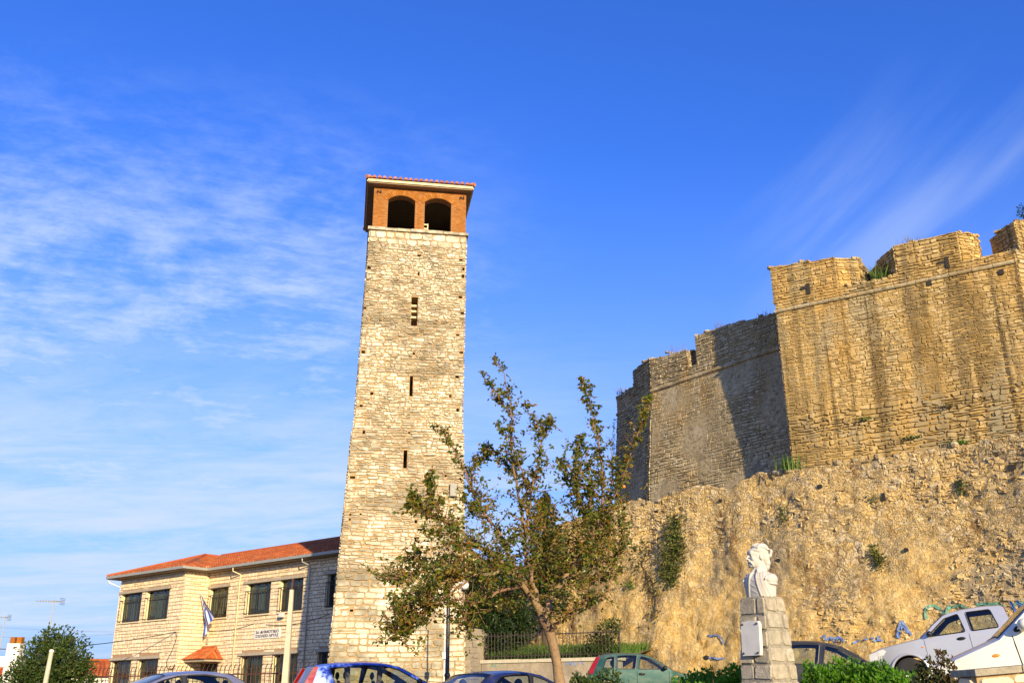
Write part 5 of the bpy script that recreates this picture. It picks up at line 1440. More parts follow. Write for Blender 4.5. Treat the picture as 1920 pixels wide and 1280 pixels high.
    for _ in range(150):
        x, y = rng.gauss(1090, 42), rng.gauss(1000, 60)
        if y > 1110: continue
        shootlet(pb(x, y, rng.uniform(-.6, 1.3)), Vector((rng.gauss(0, .7), rng.gauss(0, .8), rng.gauss(.5, .6))).normalized(), rng.uniform(.25, .55), .007, 1.0, .4)
    for _ in range(60):
        x, y = rng.gauss(790, 30), rng.gauss(1110, 30)
        shootlet(pb(x, y, rng.uniform(-1.5, -.2)), Vector((rng.gauss(-.3, .8), rng.gauss(0, .8), rng.gauss(-.1, .6))).normalized(), rng.uniform(.2, .5), .006, .9, .1)
    trunk.build('trunk', MAT['bark'], T, smooth=True); tw.build('branches', MAT['twig'], T, smooth=True); o = lf.build('crown', MAT['tree_leaf'], T, recalc=False)
    print('tree leaves', len(lf.f) // 4)
    # a few pale fruits
    for x, y in ((1118, 1040), (1170, 912)):
        q = MB(); q.ball(pb(x, y, .2), .035, 10); q.build('fruit', MAT['amber'], T, smooth=True)
main_tree()


# ------------------------------------------------------------------ cars
def dens(pts, step):
    out = []
    for a, b in zip(pts, pts[1:]):
        k = max(1, int(hypot(b[0] - a[0], b[1] - a[1]) / step))
        for i in range(k): out.append((a[0] + (b[0] - a[0]) * i / k, a[1] + (b[1] - a[1]) * i / k, a[2]))
    return out + [pts[-1]]


def fill2d(loops):
    """triangulate closed 2-D loops (first is the outline, the rest are holes)"""
    bm = bmesh.new(); es = []
    for lp in loops:
        vs = [bm.verts.new((p[0], 0, p[1])) for p in lp]
        es += [bm.edges.new((vs[i], vs[(i + 1) % len(vs)])) for i in range(len(vs))]
    bmesh.ops.triangle_fill(bm, use_beauty=True, use_dissolve=False, edges=es, normal=(0, -1, 0))
    bm.verts.index_update(); V = [(v.co.x, v.co.z) for v in bm.verts]; F = [tuple(v.index for v in f.verts) for f in bm.faces]; bm.free()
    return V, F


def dloop(poly, step=.12):
    out = []
    for i, a in enumerate(poly):
        b = poly[(i + 1) % len(poly)]; k = max(1, int(hypot(b[0] - a[0], b[1] - a[1]) / step))
        out += [(a[0] + (b[0] - a[0]) * j / k, a[1] + (b[1] - a[1]) * j / k) for j in range(k)]
    return out


def rounded(poly, r=.06, n=4):
    out = []; k = len(poly)
    for i in range(k):
        p, a, b = Vector(poly[i]), Vector(poly[i - 1]), Vector(poly[(i + 1) % k])
        ra = min(r, (a - p).length * .4); rb = min(r, (b - p).length * .4)
        s_, e = p + (a - p).normalized() * ra, p + (b - p).normalized() * rb
        for j in range(n + 1):
            f = j / n; q = s_ * (1 - f) ** 2 + p * 2 * f * (1 - f) + e * f * f; out.append((q.x, q.y))
    return out


def car(name, label, spec, pm, anchor, world, heading, pitch=0, roll=0, extras=()):
    L_, W_, zb = spec['L'], spec['W'], spec['belt']; r = spec['wheel']; wx = spec['wheels']
    T = thing(name, label, spec.get('cat', 'car'))
    R = Matrix.Rotation(radians(90 - heading), 3, 'Z') @ Matrix.Rotation(radians(pitch), 3, 'Y') @ Matrix.Rotation(radians(roll), 3, 'X')
    T.rotation_euler = R.to_euler(); T.location = Vector(world) - R @ Vector(anchor)
    tum = spec.get('tumble', .30)
    def hw(x, z):
        h_ = W_ / 2 * (1 - .17 * max(0, (abs(x) - .56 * L_ / 2) / (.44 * L_ / 2)) ** 2.2)
        h_ -= tum * max(0, z - zb) + .06 * max(0, (.55 - z)) + (.022 * max(0, 1 - abs(z - (zb - .12)) / .05) * -.35)
        return h_
    dr = lambda z: .05 * max(0, min(1, (z - .55) / .25))
    # profile with belt crossings inserted
    prof = dens(spec['profile'], .16); P2 = []
    for a, b in zip(prof, prof[1:]):
        P2.append(a); ea, eb = a[1] - dr(a[1]) - zb, b[1] - dr(b[1]) - zb
        if ea * eb < 0: f = ea / (ea - eb); P2.append((a[0] + (b[0] - a[0]) * f, a[1] + (b[1] - a[1]) * f, a[2]))
    P2.append(prof[-1]); prof = P2
    edge = [(x, z - dr(z)) for x, z, _ in prof]
    ups = [i for i, (x, z) in enumerate(edge) if z > zb - 1e-4]; i0, i1 = ups[0], ups[-1]
    xa, xb = edge[i0][0], edge[i1][0]
    belt = [(xb + (xa - xb) * k / 24, zb) for k in range(25)]
    upper = edge[i0:i1 + 1] + belt[1:-1]
    bottom = [(edge[-1][0], edge[-1][1])]
    sill = spec.get('sill', .27)
    pts = [(edge[-1][0] + .05, sill)]
    for xw in sorted(wx):
        R_ = r + .07
        a0 = math.asin(max(-1, min(1, (sill - r) / R_)))
        pts += [(xw - R_ * cos(a), r + R_ * sin(a)) for a in np.linspace(a0, pi - a0, 15)]
    pts += [(edge[0][0] - .05, sill)]
    lower = edge[:i0 + 1] + belt[::-1][1:-1] + edge[i1:] + pts
    wins = [rounded(p, spec.get('wr', .05)) for p in spec['windows']]
    V1, F1 = fill2d([upper] + wins); V2, F2 = fill2d([lower])
    mb = MB()
    for sg in (1, -1):
        for V, F in ((V1, F1), (V2, F2)): mb.add([(x, sg * hw(x, z), z) for x, z in V], F, 0)
    tt = [-1, -.965, -.89, -.6, -.25, .25, .6, .89, .965, 1]; n = len(tt)
    grid = [[(x, t_ * hw(x, edge[i][1]), z - dr(z) * abs(t_) ** (6 if z < zb + .1 else 4)) for t_ in tt] for i, (x, z, _) in enumerate(prof)]
    gl = {'f': [], 'g': []}; vs = [p for row in grid for p in row]; fs = []
    for i in range(len(prof) - 1):
        for j in range(n - 1):
            f = (i * n + j, i * n + j + 1, (i + 1) * n + j + 1, (i + 1) * n + j)
            if prof[i][2] in 'fg' and 2 <= j <= n - 4: gl[prof[i][2]].append(f)
            else: fs.append(f)
    mb.add(vs, fs, 0)
    o = mb.build('body', [pm, MAT['black']], T, local=True, recalc=False)
    bm = bmesh.new(); bm.from_mesh(o.data); bmesh.ops.remove_doubles(bm, verts=bm.verts, dist=.002)
    bmesh.ops.recalc_face_normals(bm, faces=bm.faces)
    c = sum((f.normal.dot(f.calc_center_median() - Vector((0, 0, .7))) * f.calc_area() for f in bm.faces))
    if c < 0: bmesh.ops.reverse_faces(bm, faces=bm.faces)
    bm.normal_update()
    inner = bmesh.ops.duplicate(bm, geom=bm.verts[:] + bm.edges[:] + bm.faces[:])
    nf = [g for g in inner['geom'] if isinstance(g, bmesh.types.BMFace)]; nv = [g for g in inner['geom'] if isinstance(g, bmesh.types.BMVert)]
    nrm = {v: v.normal.copy() for v in nv}
    for v in nv: v.co -= nrm[v] * .03
    bmesh.ops.reverse_faces(bm, faces=nf)
    for f in nf: f.material_index = 1
    bm.to_mesh(o.data); bm.free()
    o.data.polygons.foreach_set('use_smooth', np.ones(len(o.data.polygons), dtype=bool)); o.data.set_sharp_from_angle(angle=radians(38))
    for k, nm in (('f', 'windscreen'), ('g', 'rear_window')):
        if gl[k]:
            q = MB(); q.add(vs, gl[k], 0); w_ = q.build(nm, MAT['car_glass'], T, local=True); 
            bm = bmesh.new(); bm.from_mesh(w_.data); bmesh.ops.delete(bm, geom=[v for v in bm.verts if not v.link_faces], context='VERTS')
            bm.to_mesh(w_.data); bm.free(); w_.data.polygons.foreach_set('use_smooth', np.ones(len(w_.data.polygons), dtype=bool))
            q = MB(); ii = sorted({f[0] // n for f in gl[k]} | {f[3] // n for f in gl[k]}); 
            ring = [Vector(grid[i][2]) for i in ii] + [Vector(grid[ii[-1]][j]) for j in range(3, n - 3)] + [Vector(grid[i][n - 3]) for i in reversed(ii)] + [Vector(grid[ii[0]][j]) for j in range(n - 4, 2, -1)]
            q.tube(ring + ring[:1], .013, 5); q.build('seal', MAT['black'], w_, local=True)
    for wp in wins:
        for sg in (1, -1):
            q = MB(); V, F = fill2d([dloop(wp)]); q.add([(x, sg * (hw(x, z) - .012), z) for x, z in V], F)
            w_ = q.build('side_window', MAT['car_glass'], T, local=True, smooth=True)
            q = MB(); lp = [Vector((x, sg * (hw(x, z) + .001), z)) for x, z in dloop(wp)]; q.tube(lp + lp[:1], .015, 5); q.build('seal', MAT['black'], w_, local=True)
    for poly in spec.get('blackouts', ()):
        for sg in (1, -1):
            q = MB(); V, F = fill2d([dloop(poly)]); q.add([(x, sg * (hw(x, z) + .004), z) for x, z in V], F); q.build('pillar_trim', MAT['black'], T, local=True)
    for sg in (1, -1):
        for poly, m_, nm, dep in ((spec['tail'], MAT['red_lamp'], 'tail_light', .16), (spec['head'], MAT['clear_lamp'], 'headlight', .34)):
            V, F = fill2d([dloop(poly)]); k = len(V); q = MB()
            q.add([(x, sg * (hw(x, z) + .009), z) for x, z in V] + [(x * 1.004, sg * (hw(x, z) - dep), z) for x, z in V], F + [tuple(i + k for i in f) for f in F], 0)
            lp = dloop(poly); kk = len(lp)
            q.add([(x, sg * (hw(x, z) + .009), z) for x, z in lp] + [(x * 1.004, sg * (hw(x, z) - dep), z) for x, z in lp], [(i, (i + 1) % kk, kk + (i + 1) % kk, kk + i) for i in range(kk)], 0)
            q.build(nm, m_, T, local=True)
        ix, iz = spec['indicator']; q = MB(); q.ball((ix, sg * hw(ix, iz), iz), (.045, .012, .02), 10); q.build('indicator', MAT['amber'], T, local=True, smooth=True)
        for hx, hz in spec['handles']:
            q = MB(); q.ball((hx, sg * (hw(hx, hz) + .0), hz), (.11, .006, .042), 12); hb = q.build('door_handle', MAT['black'] if spec.get('dark_handles', 1) else pm, T, local=True, smooth=True)
            q = MB(); q.tube([(hx - .085, sg * (hw(hx, hz) + .002), hz + .008), (hx - .05, sg * (hw(hx, hz) + .03), hz + .01), (hx + .05, sg * (hw(hx, hz) + .03), hz + .01), (hx + .085, sg * (hw(hx, hz) + .002), hz + .008)], .014, 6); q.build('grip', MAT['black'] if spec.get('dark_handles', 1) else pm, hb, local=True, smooth=True)
        mx_, mz = spec['mirror']; q = MB(); q.ball((mx_, sg * (hw(mx_, mz) + .13), mz + .03), (.075, .105, .07), 12)
        q.tube([(mx_ + .03, sg * (hw(mx_, mz) - .01), mz - .02), (mx_ + .01, sg * (hw(mx_, mz) + .08), mz)], .028, 6); q.build('wing_mirror', MAT['black'] if spec.get('dark_mirror', 1) else pm, T, local=True, smooth=True)
        for xs in spec['seams']:
            q = MB(); zs = np.linspace(sill + .08, xs[1], 12); q.tube([(xs[0] + xs[2] * (z - zb) * (z > zb), sg * (hw(xs[0], z) + .0005), z) for z in zs], .005, 4); q.build('door_seam', MAT['black'], T, local=True)
    for xw in wx:
        for sg in (1, -1):
            c = (xw, sg * (W_ / 2 - .12), r); M_ = Matrix.Rotation(pi / 2, 3, 'X')
            q = MB(); q.lathe([(r * .62, -.1), (r * .9, -.1), (r, -.07), (r, .07), (r * .9, .1), (r * .62, .1)], c, 28, M=M_); wheel = q.build('wheel', MAT['rubber'], T, local=True, smooth=40)
            q = MB(); q.lathe([(r * .6, -.08), (r * .63, .06), (r * .55, .05), (r * .5, .0), (.05, .0)], c, 28, M=M_ if sg < 0 else Matrix.Rotation(-pi / 2, 3, 'X'))
            for k in range(5):
                a = 2 * pi * k / 5; d = Vector((cos(a), 0, sin(a))); cc = Vector(c) + Vector((0, sg * .045, 0)); q.tube([cc + d * .03, cc + d * r * .58], [.04, .03], 6)
            q.build('rim', MAT['rim'], wheel, local=True, smooth=40)
            q = MB(); q.lathe([(r + .06, -.22), (r + .065, .0), (r + .06, .0), (.2, .0)], (xw, sg * (W_ / 2 - .26), r), 20, M=Matrix.Rotation(-pi / 2 * sg, 3, 'X')) if False else None
    # cabin: floor, dashboard, seats
    q = MB(); x0, x1 = spec['cabin']; q.box(((x0 + x1) / 2, 0, sill + .09), (x1 - x0, W_ - .22, .08)); q.box((x1 - .18, 0, zb - .17), (.34, W_ - .26, .30)); q.build('cabin_floor', MAT['black'], T, local=True)
    def seat(x, y, zs_, nm='seat', w2=.23):
        q = MB(); a = Vector((x - .12, y, zs_)); tp = a + Vector((-.17, 0, .60))
        q.ball(a.lerp(tp, .5), (.075, w2, .34), 14, 0, Matrix.Rotation(-.27, 3, 'Y')); q.ball((x + .1, y, zs_), (.27, w2, .09), 14); s_ = q.build(nm, MAT['seat'], T, local=True, smooth=True)
        q = MB(); q.ball(tp + Vector((-.03, 0, .13)), (.05, .125, .095), 14); q.tube([tp + Vector((-.01, .05, -.05)), tp + Vector((-.03, .05, .08))], .008, 5); q.tube([tp + Vector((-.01, -.05, -.05)), tp + Vector((-.03, -.05, .08))], .008, 5); q.build('headrest', MAT['seat'], s_, local=True, smooth=True)
    for x, y in spec['seats']: seat(x, y, zb - .48)
    q = MB(); c = Vector((x1 - .42, .36, zb - .05)); q.tube([c + Vector((.06 * sin(a) * 0 + .07 * cos(a), .18 * sin(a), .17 * cos(a))) for a in np.linspace(0, 2 * pi, 21)], .014, 6); q.build('steering_wheel', MAT['black'], T, local=True)
    # bumpers and number plates
    for sg, xe in ((1, prof[0][0]), (-1, prof[-1][0])):
        q = MB(); q.box((xe + sg * .012, 0, .5), (.02, .50, .11)); q.build('number_plate', MAT['sign'], T, local=True)
    for fn in extras: fn(T, hw)
    return T


MPV = dict(L=4.08, W=1.69, belt=.96, wheel=.30, wheels=(1.3, -1.25), tumble=.25, cabin=(-1.5, 1.15), wr=.05,
    profile=[(2.0, .26, 'b'), (2.04, .45, 'b'), (2.01, .62, 'b'), (1.94, .74, 'b'), (1.76, .85, 'b'), (1.5, .94, 'b'), (1.22, 1.01, 'f'), (.80, 1.25, 'f'), (.42, 1.43, 'r'), (.2, 1.49, 'r'), (-.1, 1.525, 'r'), (-.5, 1.535, 'r'), (-1.0, 1.515, 'r'), (-1.4, 1.47, 'r'), (-1.68, 1.43, 'g'), (-1.92, 1.02, 'b'), (-1.97, .98, 'b'), (-2.03, .62, 'b'), (-2.01, .28, 'b')],
    windows=[[(1.02, 1.0), (.36, 1.345), (.0, 1.415), (-.10, 1.0)], [(-.18, 1.0), (-.14, 1.425), (-.60, 1.43), (-.86, 1.40), (-.86, 1.0)], [(-.97, 1.01), (-.98, 1.385), (-1.36, 1.36), (-1.22, 1.01)]],
    blackouts=[[(-.09, .99), (.01, 1.43), (-.13, 1.44), (-.17, .99)], [(-.87, .99), (-.87, 1.41), (-.97, 1.40), (-.96, .99)]],
    tail=[(-1.62, 1.40), (-1.74, 1.38), (-1.96, .98), (-1.97, .80), (-1.82, .80)], head=[(1.95, .72), (1.62, .88), (1.45, .86), (1.72, .64), (1.97, .60)],
    indicator=(1.28, .78), handles=[(.06, .84), (-.82, .86)], mirror=(.88, 1.02), seams=[(-.13, .96, 0), (1.0, .96, 0), (-.93, .96, 0)], seats=[(.35, .36), (.35, -.36), (-.55, .4), (-.55, -.4)])
HATCH = dict(MPV, L=3.8, W=1.66, belt=.91, wheel=.28, wheels=(1.2, -1.2),
    profile=[(1.86, .26, 'b'), (1.90, .45, 'b'), (1.87, .60, 'b'), (1.78, .70, 'b'), (1.4, .82, 'b'), (1.0, .91, 'b'), (.88, .94, 'f'), (.52, 1.18, 'f'), (.20, 1.36, 'r'), (.0, 1.42, 'r'), (-.3, 1.46, 'r'), (-.8, 1.46, 'r'), (-1.25, 1.42, 'r'), (-1.5, 1.36, 'g'), (-1.74, .95, 'b'), (-1.80, .9, 'b'), (-1.88, .6, 'b'), (-1.86, .28, 'b')],
    windows=[[(.72, .95), (.18, 1.27), (-.14, 1.35), (-.22, .95)], [(-.32, .95), (-.25, 1.36), (-.60, 1.365), (-.88, 1.34), (-.90, .95)], [(-.98, .96), (-.97, 1.32), (-1.22, 1.28), (-1.34, .98)]],
    blackouts=[], tail=[(-1.42, 1.32), (-1.55, 1.30), (-1.78, .92), (-1.79, .78), (-1.66, .80), (-1.60, .95)], head=[(1.80, .68), (1.45, .78), (1.35, .72), (1.6, .58), (1.84, .56)],
    indicator=(.97, .74), handles=[(-.12, .80), (-.86, .82)], mirror=(.60, .96), seams=[(-.27, .91, 0), (.74, .91, 0), (-.95, .91, 0)], cabin=(-1.4, .85), seats=[(.08, .36), (.08, -.36), (-.7, .38), (-.7, -.38)])
SEDAN = dict(MPV, L=4.4, W=1.72, belt=.92, wheel=.31, wheels=(1.35, -1.3), tumble=.33,
    profile=[(2.16, .26, 'b'), (2.2, .45, 'b'), (2.17, .60, 'b'), (2.06, .70, 'b'), (1.6, .83, 'b'), (1.05, .94, 'b'), (.92, .96, 'f'), (.48, 1.20, 'f'), (.12, 1.35, 'r'), (-.1, 1.395, 'r'), (-.45, 1.42, 'r'), (-.85, 1.405, 'r'), (-1.15, 1.35, 'g'), (-1.5, 1.14, 'g'), (-1.72, .99, 'b'), (-1.85, .97, 'b'), (-2.1, .95, 'b'), (-2.17, .88, 'b'), (-2.2, .55, 'b'), (-2.17, .28, 'b')],
    windows=[[(.74, .965), (.18, 1.23), (-.14, 1.315), (-.22, .965)], [(-.30, .965), (-.24, 1.32), (-.60, 1.335), (-.98, 1.28), (-1.22, 1.08), (-1.22, .965)]],
    blackouts=[[(-.215, .95), (-.13, 1.325), (-.245, 1.33), (-.305, .95)]], tail=[(-1.95, .90), (-2.14, .90), (-2.17, .72), (-1.98, .72)], head=[(2.08, .68), (1.75, .78), (1.65, .72), (1.9, .56), (2.12, .55)],
    indicator=(1.25, .74), handles=[(-.12, .80), (-1.08, .82)], mirror=(.62, .98), seams=[(-.26, .92, 0), (.78, .92, 0), (-1.2, .92, 0)], cabin=(-1.4, .9), seats=[(.1, .36), (.1, -.36), (-.75, .4), (-.75, -.4)])
PICKUP = dict(MPV, cat='pickup truck', L=4.9, W=1.78, belt=1.10, wheel=.36, wheels=(1.45, -1.5), tumble=.24, sill=.42,
    profile=[(2.36, .42, 'b'), (2.42, .62, 'b'), (2.41, .85, 'b'), (2.32, .98, 'b'), (2.1, 1.05, 'b'), (1.6, 1.11, 'b'), (1.12, 1.16, 'b'), (1.02, 1.18, 'f'), (.68, 1.45, 'f'), (.40, 1.64, 'r'), (.2, 1.70, 'r'), (-.1, 1.73, 'r'), (-.6, 1.735, 'r'), (-.98, 1.70, 'r'), (-1.06, 1.65, 'g'), (-1.14, 1.22, 'b'), (-1.16, 1.16, 'b'), (-1.8, 1.15, 'b'), (-2.40, 1.14, 'b'), (-2.44, .8, 'b'), (-2.42, .5, 'b')],
    windows=[[(.86, 1.15), (.36, 1.53), (.02, 1.60), (-.06, 1.15)], [(-.20, 1.15), (-.16, 1.61), (-.74, 1.60), (-.84, 1.15)]], blackouts=[],
    tail=[(-2.30, 1.08), (-2.42, 1.08), (-2.43, .80), (-2.31, .80)], head=[(2.36, .92), (2.0, 1.0), (1.92, .94), (2.1, .76), (2.40, .74)], indicator=(1.02, .92), handles=[(.08, 1.00), (-.86, 1.00)], mirror=(.78, 1.18),
    seams=[(-.13, 1.10, 0), (.95, 1.10, 0), (-1.0, 1.10, 0)], cabin=(-1.05, .98), seats=[(.3, .38), (.3, -.38)])
PAINTS = dict(blue=paint('metallic_blue_paint', (.012, .085, .55), .15), navy=paint('navy_paint', (.012, .025, .12), .5), green=paint('sea_green_paint', (.006, .060, .043), .25), grey=paint('grey_paint', (.20, .20, .25), .6),
              black=paint('black_paint', (.012, .012, .014), .3), silver=paint('silver_paint', (.50, .51, .54), .45), white=paint('white_paint', (.70, .68, .58), .0))


def cars():
    car('blue_hatchback', 'bright metallic blue tall hatchback parked in front of the stone tower', dict(MPV, dark_handles=0), PAINTS['blue'], (-.5, 0, 1.535), atd(668, 1240, 26), 66, 0)
    car('green_hatchback', 'sea green hatchback parked below the rubble wall right of the tree', HATCH, PAINTS['green'], (-.5, -.3, 1.46), atd(1178, 1223, 33), 93, 1.0)
    car('blue_saloon', 'dark navy blue saloon car just left of the tree trunk', SEDAN, PAINTS['navy'], (-.45, 0, 1.42), atd(935, 1256.5, 21), 52, 0)
    car('grey_saloon', 'grey saloon car at the lower left in front of the school fence', SEDAN, PAINTS['grey'], (-.4, 0, 1.42), atd(345, 1257, 20), 236, 0)
    car('black_hatchback', 'black hatchback half hidden behind the bust pedestal', dict(HATCH, dark_handles=1), PAINTS['black'], (-.5, -.2, 1.46), atd(1512, 1201, 23.5), 104, 2.0)
    def bars(T, hw):
        for dx_, nm in ((0, 'roll_bar'), (-.16, 'roll_bar')):
            q = MB(); q.tube([(-1.36 + dx_, -.70, 1.12), (-1.30 + dx_, -.66, 1.50), (-1.26 + dx_, -.56, 1.70), (-1.26 + dx_, .56, 1.70), (-1.30 + dx_, .66, 1.50), (-1.36 + dx_, .70, 1.12)], .034, 10); q.build(nm, MAT['steel'], T, local=True, smooth=True)
        for sg in (1, -1):
            q = MB(); q.tube([(-1.40, sg * .60, 1.66), (-2.2, sg * .70, 1.16)], .032, 10); q.build('brace', MAT['steel'], T, local=True, smooth=True)
            q = MB(); r_ = .445
            for xw in (1.45, -1.5):
                q = MB(); pts = [(xw - r_ * cos(a), sg * (hw(xw, .6) + .0), .36 + r_ * sin(a)) for a in np.linspace(.0, pi, 19)]; q.tube(pts, .035, 8)
                q.build('wheel_flare', PAINTS['silver'], T, local=True, smooth=True)
        q = MB(); q.box((-1.8, 0, 1.155), (1.1, 1.4, .02)); q.build('load_cover', MAT['black'], T, local=True)
    car('silver_pickup', 'silver double cab pickup with chrome roll bar parked along the rubble wall', PICKUP, PAINTS['silver'], (-.4, .55, 1.73), atd(1826, 1137, 28.0), 297, 6.2, 0, [bars])
    car('white_hatchback', 'white car nose of which slopes down behind the hedge at the far right', dict(HATCH, dark_handles=0, dark_mirror=0), PAINTS['white'], (.88, .62, .93), atd(1868, 1194, 12.6), 290, 10)


cars()


# ------------------------------------------------------------------ bust on its stone pedestal
def bust():
    rng = random.Random(77)
    D = 12.0
    base_c = atd(1444, 1290, D + .2); gz = ground_z(base_c.x, base_c.y)
    view = Vector((-base_c.x, -base_c.y, 0)).normalized()
    ang = radians(-39)                                    # plaque face turned left of the viewer
    nf = Matrix.Rotation(ang, 3, 'Z') @ view              # outward normal of the plaque face
    tf = Vector((-nf.y, nf.x, 0))                         # to the right when facing that face
    x0, y0 = base_c.x, base_c.y
    top = atd(1444, 1117, D).z
    zl = atd(1450, 1272, D).z
    hw1 = .185; hw0 = .185 + (.235 - .185) * (top - gz) / max(.1, (top - zl))
    def hwz(z): return hw1 + (hw0 - hw1) * (top - z) / (top - gz)
    P_ = thing('stone_pedestal', 'tapering grey stone block pedestal with a pale plaque carrying the white bust', 'pedestal', (x0, y0, gz))
    C = Vector((x0, y0, 0))
    core = MB(); frustum(core, [[C + nf * sx * (hwz(z) - .012) + tf * sy * (hwz(z) - .012) + Vector((0, 0, z)) for sx, sy in ((1, 1), (1, -1), (-1, -1), (-1, 1))] for z in (gz, top - .012)]); core.build('shaft', MAT['pedestal_mortar'], P_)
    st = MB()
    for k in range(4):
        n_ = Matrix.Rotation(k * pi / 2, 3, 'Z') @ nf; t_ = Vector((-n_.y, n_.x, 0))
        masonry(st, lambda u, z, d: C + n_ * (hwz(z) - .012 + d) + t_ * u + Vector((0, 0, z)), gz, top, lambda z: -hwz(z), lambda z: hwz(z), rng, (.165, .195), (.15, .30), .014, .020, (), 0, 0, .006, (.05, .16))
    st.build('stonework', MAT['pedestal_stone'], P_, recalc=False)
    q = MB(); q.box((x0, y0, top - .003), (2 * hw1 - .03, 2 * hw1 - .03, .014), Matrix((nf, tf, Vector((0, 0, 1)))).transposed()); q.build('cap', MAT['pedestal_stone'], P_)
    # plaque
    zc, zh = atd(1426, 1194, D - .2).z, (atd(1426, 1161, D - .2).z - atd(1426, 1226, D - .2).z) / 2
    off = hwz(zc) + .01; wq = .125; prof = []
    lean = (hw0 - hw1) / (top - gz)
    q = MB(); ring = [(-wq, -zh), (wq, -zh), (wq, -zh + .02), (wq + .008, -zh + .03), (wq + .008, zh - .03), (wq, zh - .02), (wq - .01, zh), (0, zh + .012), (-wq + .01, zh), (-wq, zh - .02), (-wq - .008, zh - .03), (-wq - .008, -zh + .03), (-wq, -zh + .02)]
    q.prism([C + tf * a + nf * (off - b * lean) + Vector((0, 0, zc + b)) for a, b in ring], nf * .05); pq = q.build('plaque', MAT['plaque'], P_)
    for a in (-1, 1):
        for b in (-1, 1):
            q = MB(); q.ball(C + tf * a * (wq - .02) + nf * (off + .055 - b * (zh - .025) * lean) + Vector((0, 0, zc + b * (zh - .028))), .013, 10); q.build('bolt', MAT['iron'], pq, smooth=True)
    # ---- the bust: volumes fused into one continuous surface
    mb = MB(); E = lambda c, r, rot=None, n=16: mb.ball(c, r, n, 0, rot)
    def loft(rows, n=26):
        vs = []
        for z, rx, ry, cy in rows:
            for j in range(n):
                a = 2 * pi * j / n; ca, sa = cos(a), sin(a); e = .80
                vs.append((rx * abs(ca) ** e * (1 if ca > 0 else -1), cy + ry * abs(sa) ** e * (1 if sa > 0 else -1), z))
        k = len(rows)
        mb.add(vs, [(i * n + j, i * n + (j + 1) % n, (i + 1) * n + (j + 1) % n, (i + 1) * n + j) for i in range(k - 1) for j in range(n)] + [tuple(range(n))[::-1], tuple(range((k - 1) * n, k * n))])
    def chest_y(x, z):
        """front of the chest at (x, z)"""
        rx = np.interp(z, [0, .08, .18, .25, .30, .335], [.215, .222, .228, .225, .21, .15]); ry = np.interp(z, [0, .08, .18, .25, .30, .335], [.135, .15, .16, .155, .135, .10])
        return -ry * max(.0, 1 - min(1, abs(x) / rx) ** 2.2) ** .5
    # chest, sloping shoulders, short thick neck (front is -y)
    loft([(0, .215, .135, 0), (.08, .222, .15, -.0), (.18, .228, .16, 0), (.25, .225, .155, 0), (.285, .218, .14, .005), (.31, .19, .12, .01), (.33, .15, .10, .014), (.35, .105, .088, .012), (.38, .088, .084, .006), (.46, .080, .084, -.004), (.52, .075, .08, -.01)])
    for sg in (1, -1):
        E((sg * .195, .005, .225), (.072, .11, .085), Matrix.Rotation(sg * .3, 3, 'Y')); E((sg * .222, .005, .170), (.040, .088, .018), Matrix.Rotation(sg * .2, 3, 'Y'))
        for i in range(14):                                                  # open waistcoat edge, a soft ridge down the chest
            f = i / 13; x_ = sg * (.050 + .055 * f ** 1.3); z_ = .335 - .325 * f; E((x_, chest_y(x_, z_) - .004, z_), (.016, .014, .022), None, 10)
        for i in range(10):                                                  # waistcoat panel outside the edge
            for k_ in range(3):
                f = i / 9; x_ = sg * (.075 + .035 * k_ + .055 * f ** 1.3); z_ = .30 - .29 * f; E((x_, chest_y(x_, z_) + .014, z_), (.028, .024, .034), None, 10)
        for i in range(12):                                                  # shoulder seam
            a = -1.1 + 2.3 * i / 11; E((sg * .196, -.135 * sin(a), .19 + .105 * cos(a)), (.010, .014, .014), None, 8)
        E((sg * .040, -.078, .358), (.034, .022, .020), Matrix.Rotation(sg * .5, 3, 'Y'))
    for k_ in range(3):                                                      # soft slanting shirt folds
        for i in range(10):
            f = i / 9; x_ = -.05 + .10 * f; z_ = .10 + .075 * k_ - .05 * f; E((x_, chest_y(x_, z_) + .004, z_), (.012, .010, .010), None, 8)
    nbody = len(mb.v)
    # head
    E((0, .012, .625), (.080, .102, .10)); E((0, -.022, .575), (.066, .072, .088)); E((0, -.050, .533), (.046, .046, .040)); E((0, -.080, .517), (.026, .021, .022))
    E((0, -.078, .652), (.056, .026, .024)); E((0, -.087, .634), (.060, .017, .012))
    for i in range(9):
        f = i / 8; E((0, -.092 - .034 * f, .628 - .050 * f), (.009 + .007 * f, .012, .012), None, 8)
    for sg in (1, -1):
        E((sg * .015, -.106, .575), (.010, .013, .009), None, 8); E((sg * .042, -.068, .588), (.022, .022, .026)); E((sg * .031, -.076, .615), (.014, .010, .008), None, 10)
        E((sg * .081, .016, .598), (.012, .024, .034), Matrix.Rotation(.2, 3, 'X'))
        for i in range(6): E((sg * (.008 + .012 * i), -.100 + .006 * i, .556 - .0032 * i * i), (.012, .012, .0095), None, 8)
    E((0, -.092, .541), (.022, .011, .007), None, 10); E((0, -.089, .530), (.018, .012, .007), None, 10)
    # hair: cap with wavy locks down to the nape, band across the brow
    E((0, .034, .655), (.092, .100, .088)); E((0, .080, .60), (.084, .060, .085)); E((0, .098, .545), (.074, .046, .052)); E((0, .095, .50), (.06, .035, .04))
    for k_ in range(8):
        a0 = -1.3 + 2.6 * k_ / 7
        for i in range(16):
            f = i / 15; th = -.75 + 2.75 * f; R_ = .100 + .006 * sin(f * 11 + k_ * 1.9)
            kk = .30 + .70 * max(0, 1 - (.93 * sin(a0)) ** 2) ** .5; E((.090 * sin(a0) * (.85 + .12 * sin(f * pi)), .034 + (R_ + .002) * sin(th) * (kk if th < 1.2 else 1), .652 + (R_ - .010) * cos(th) * (kk if cos(th) > 0 else 1.25)), (.0155, .018, .013), None, 8)
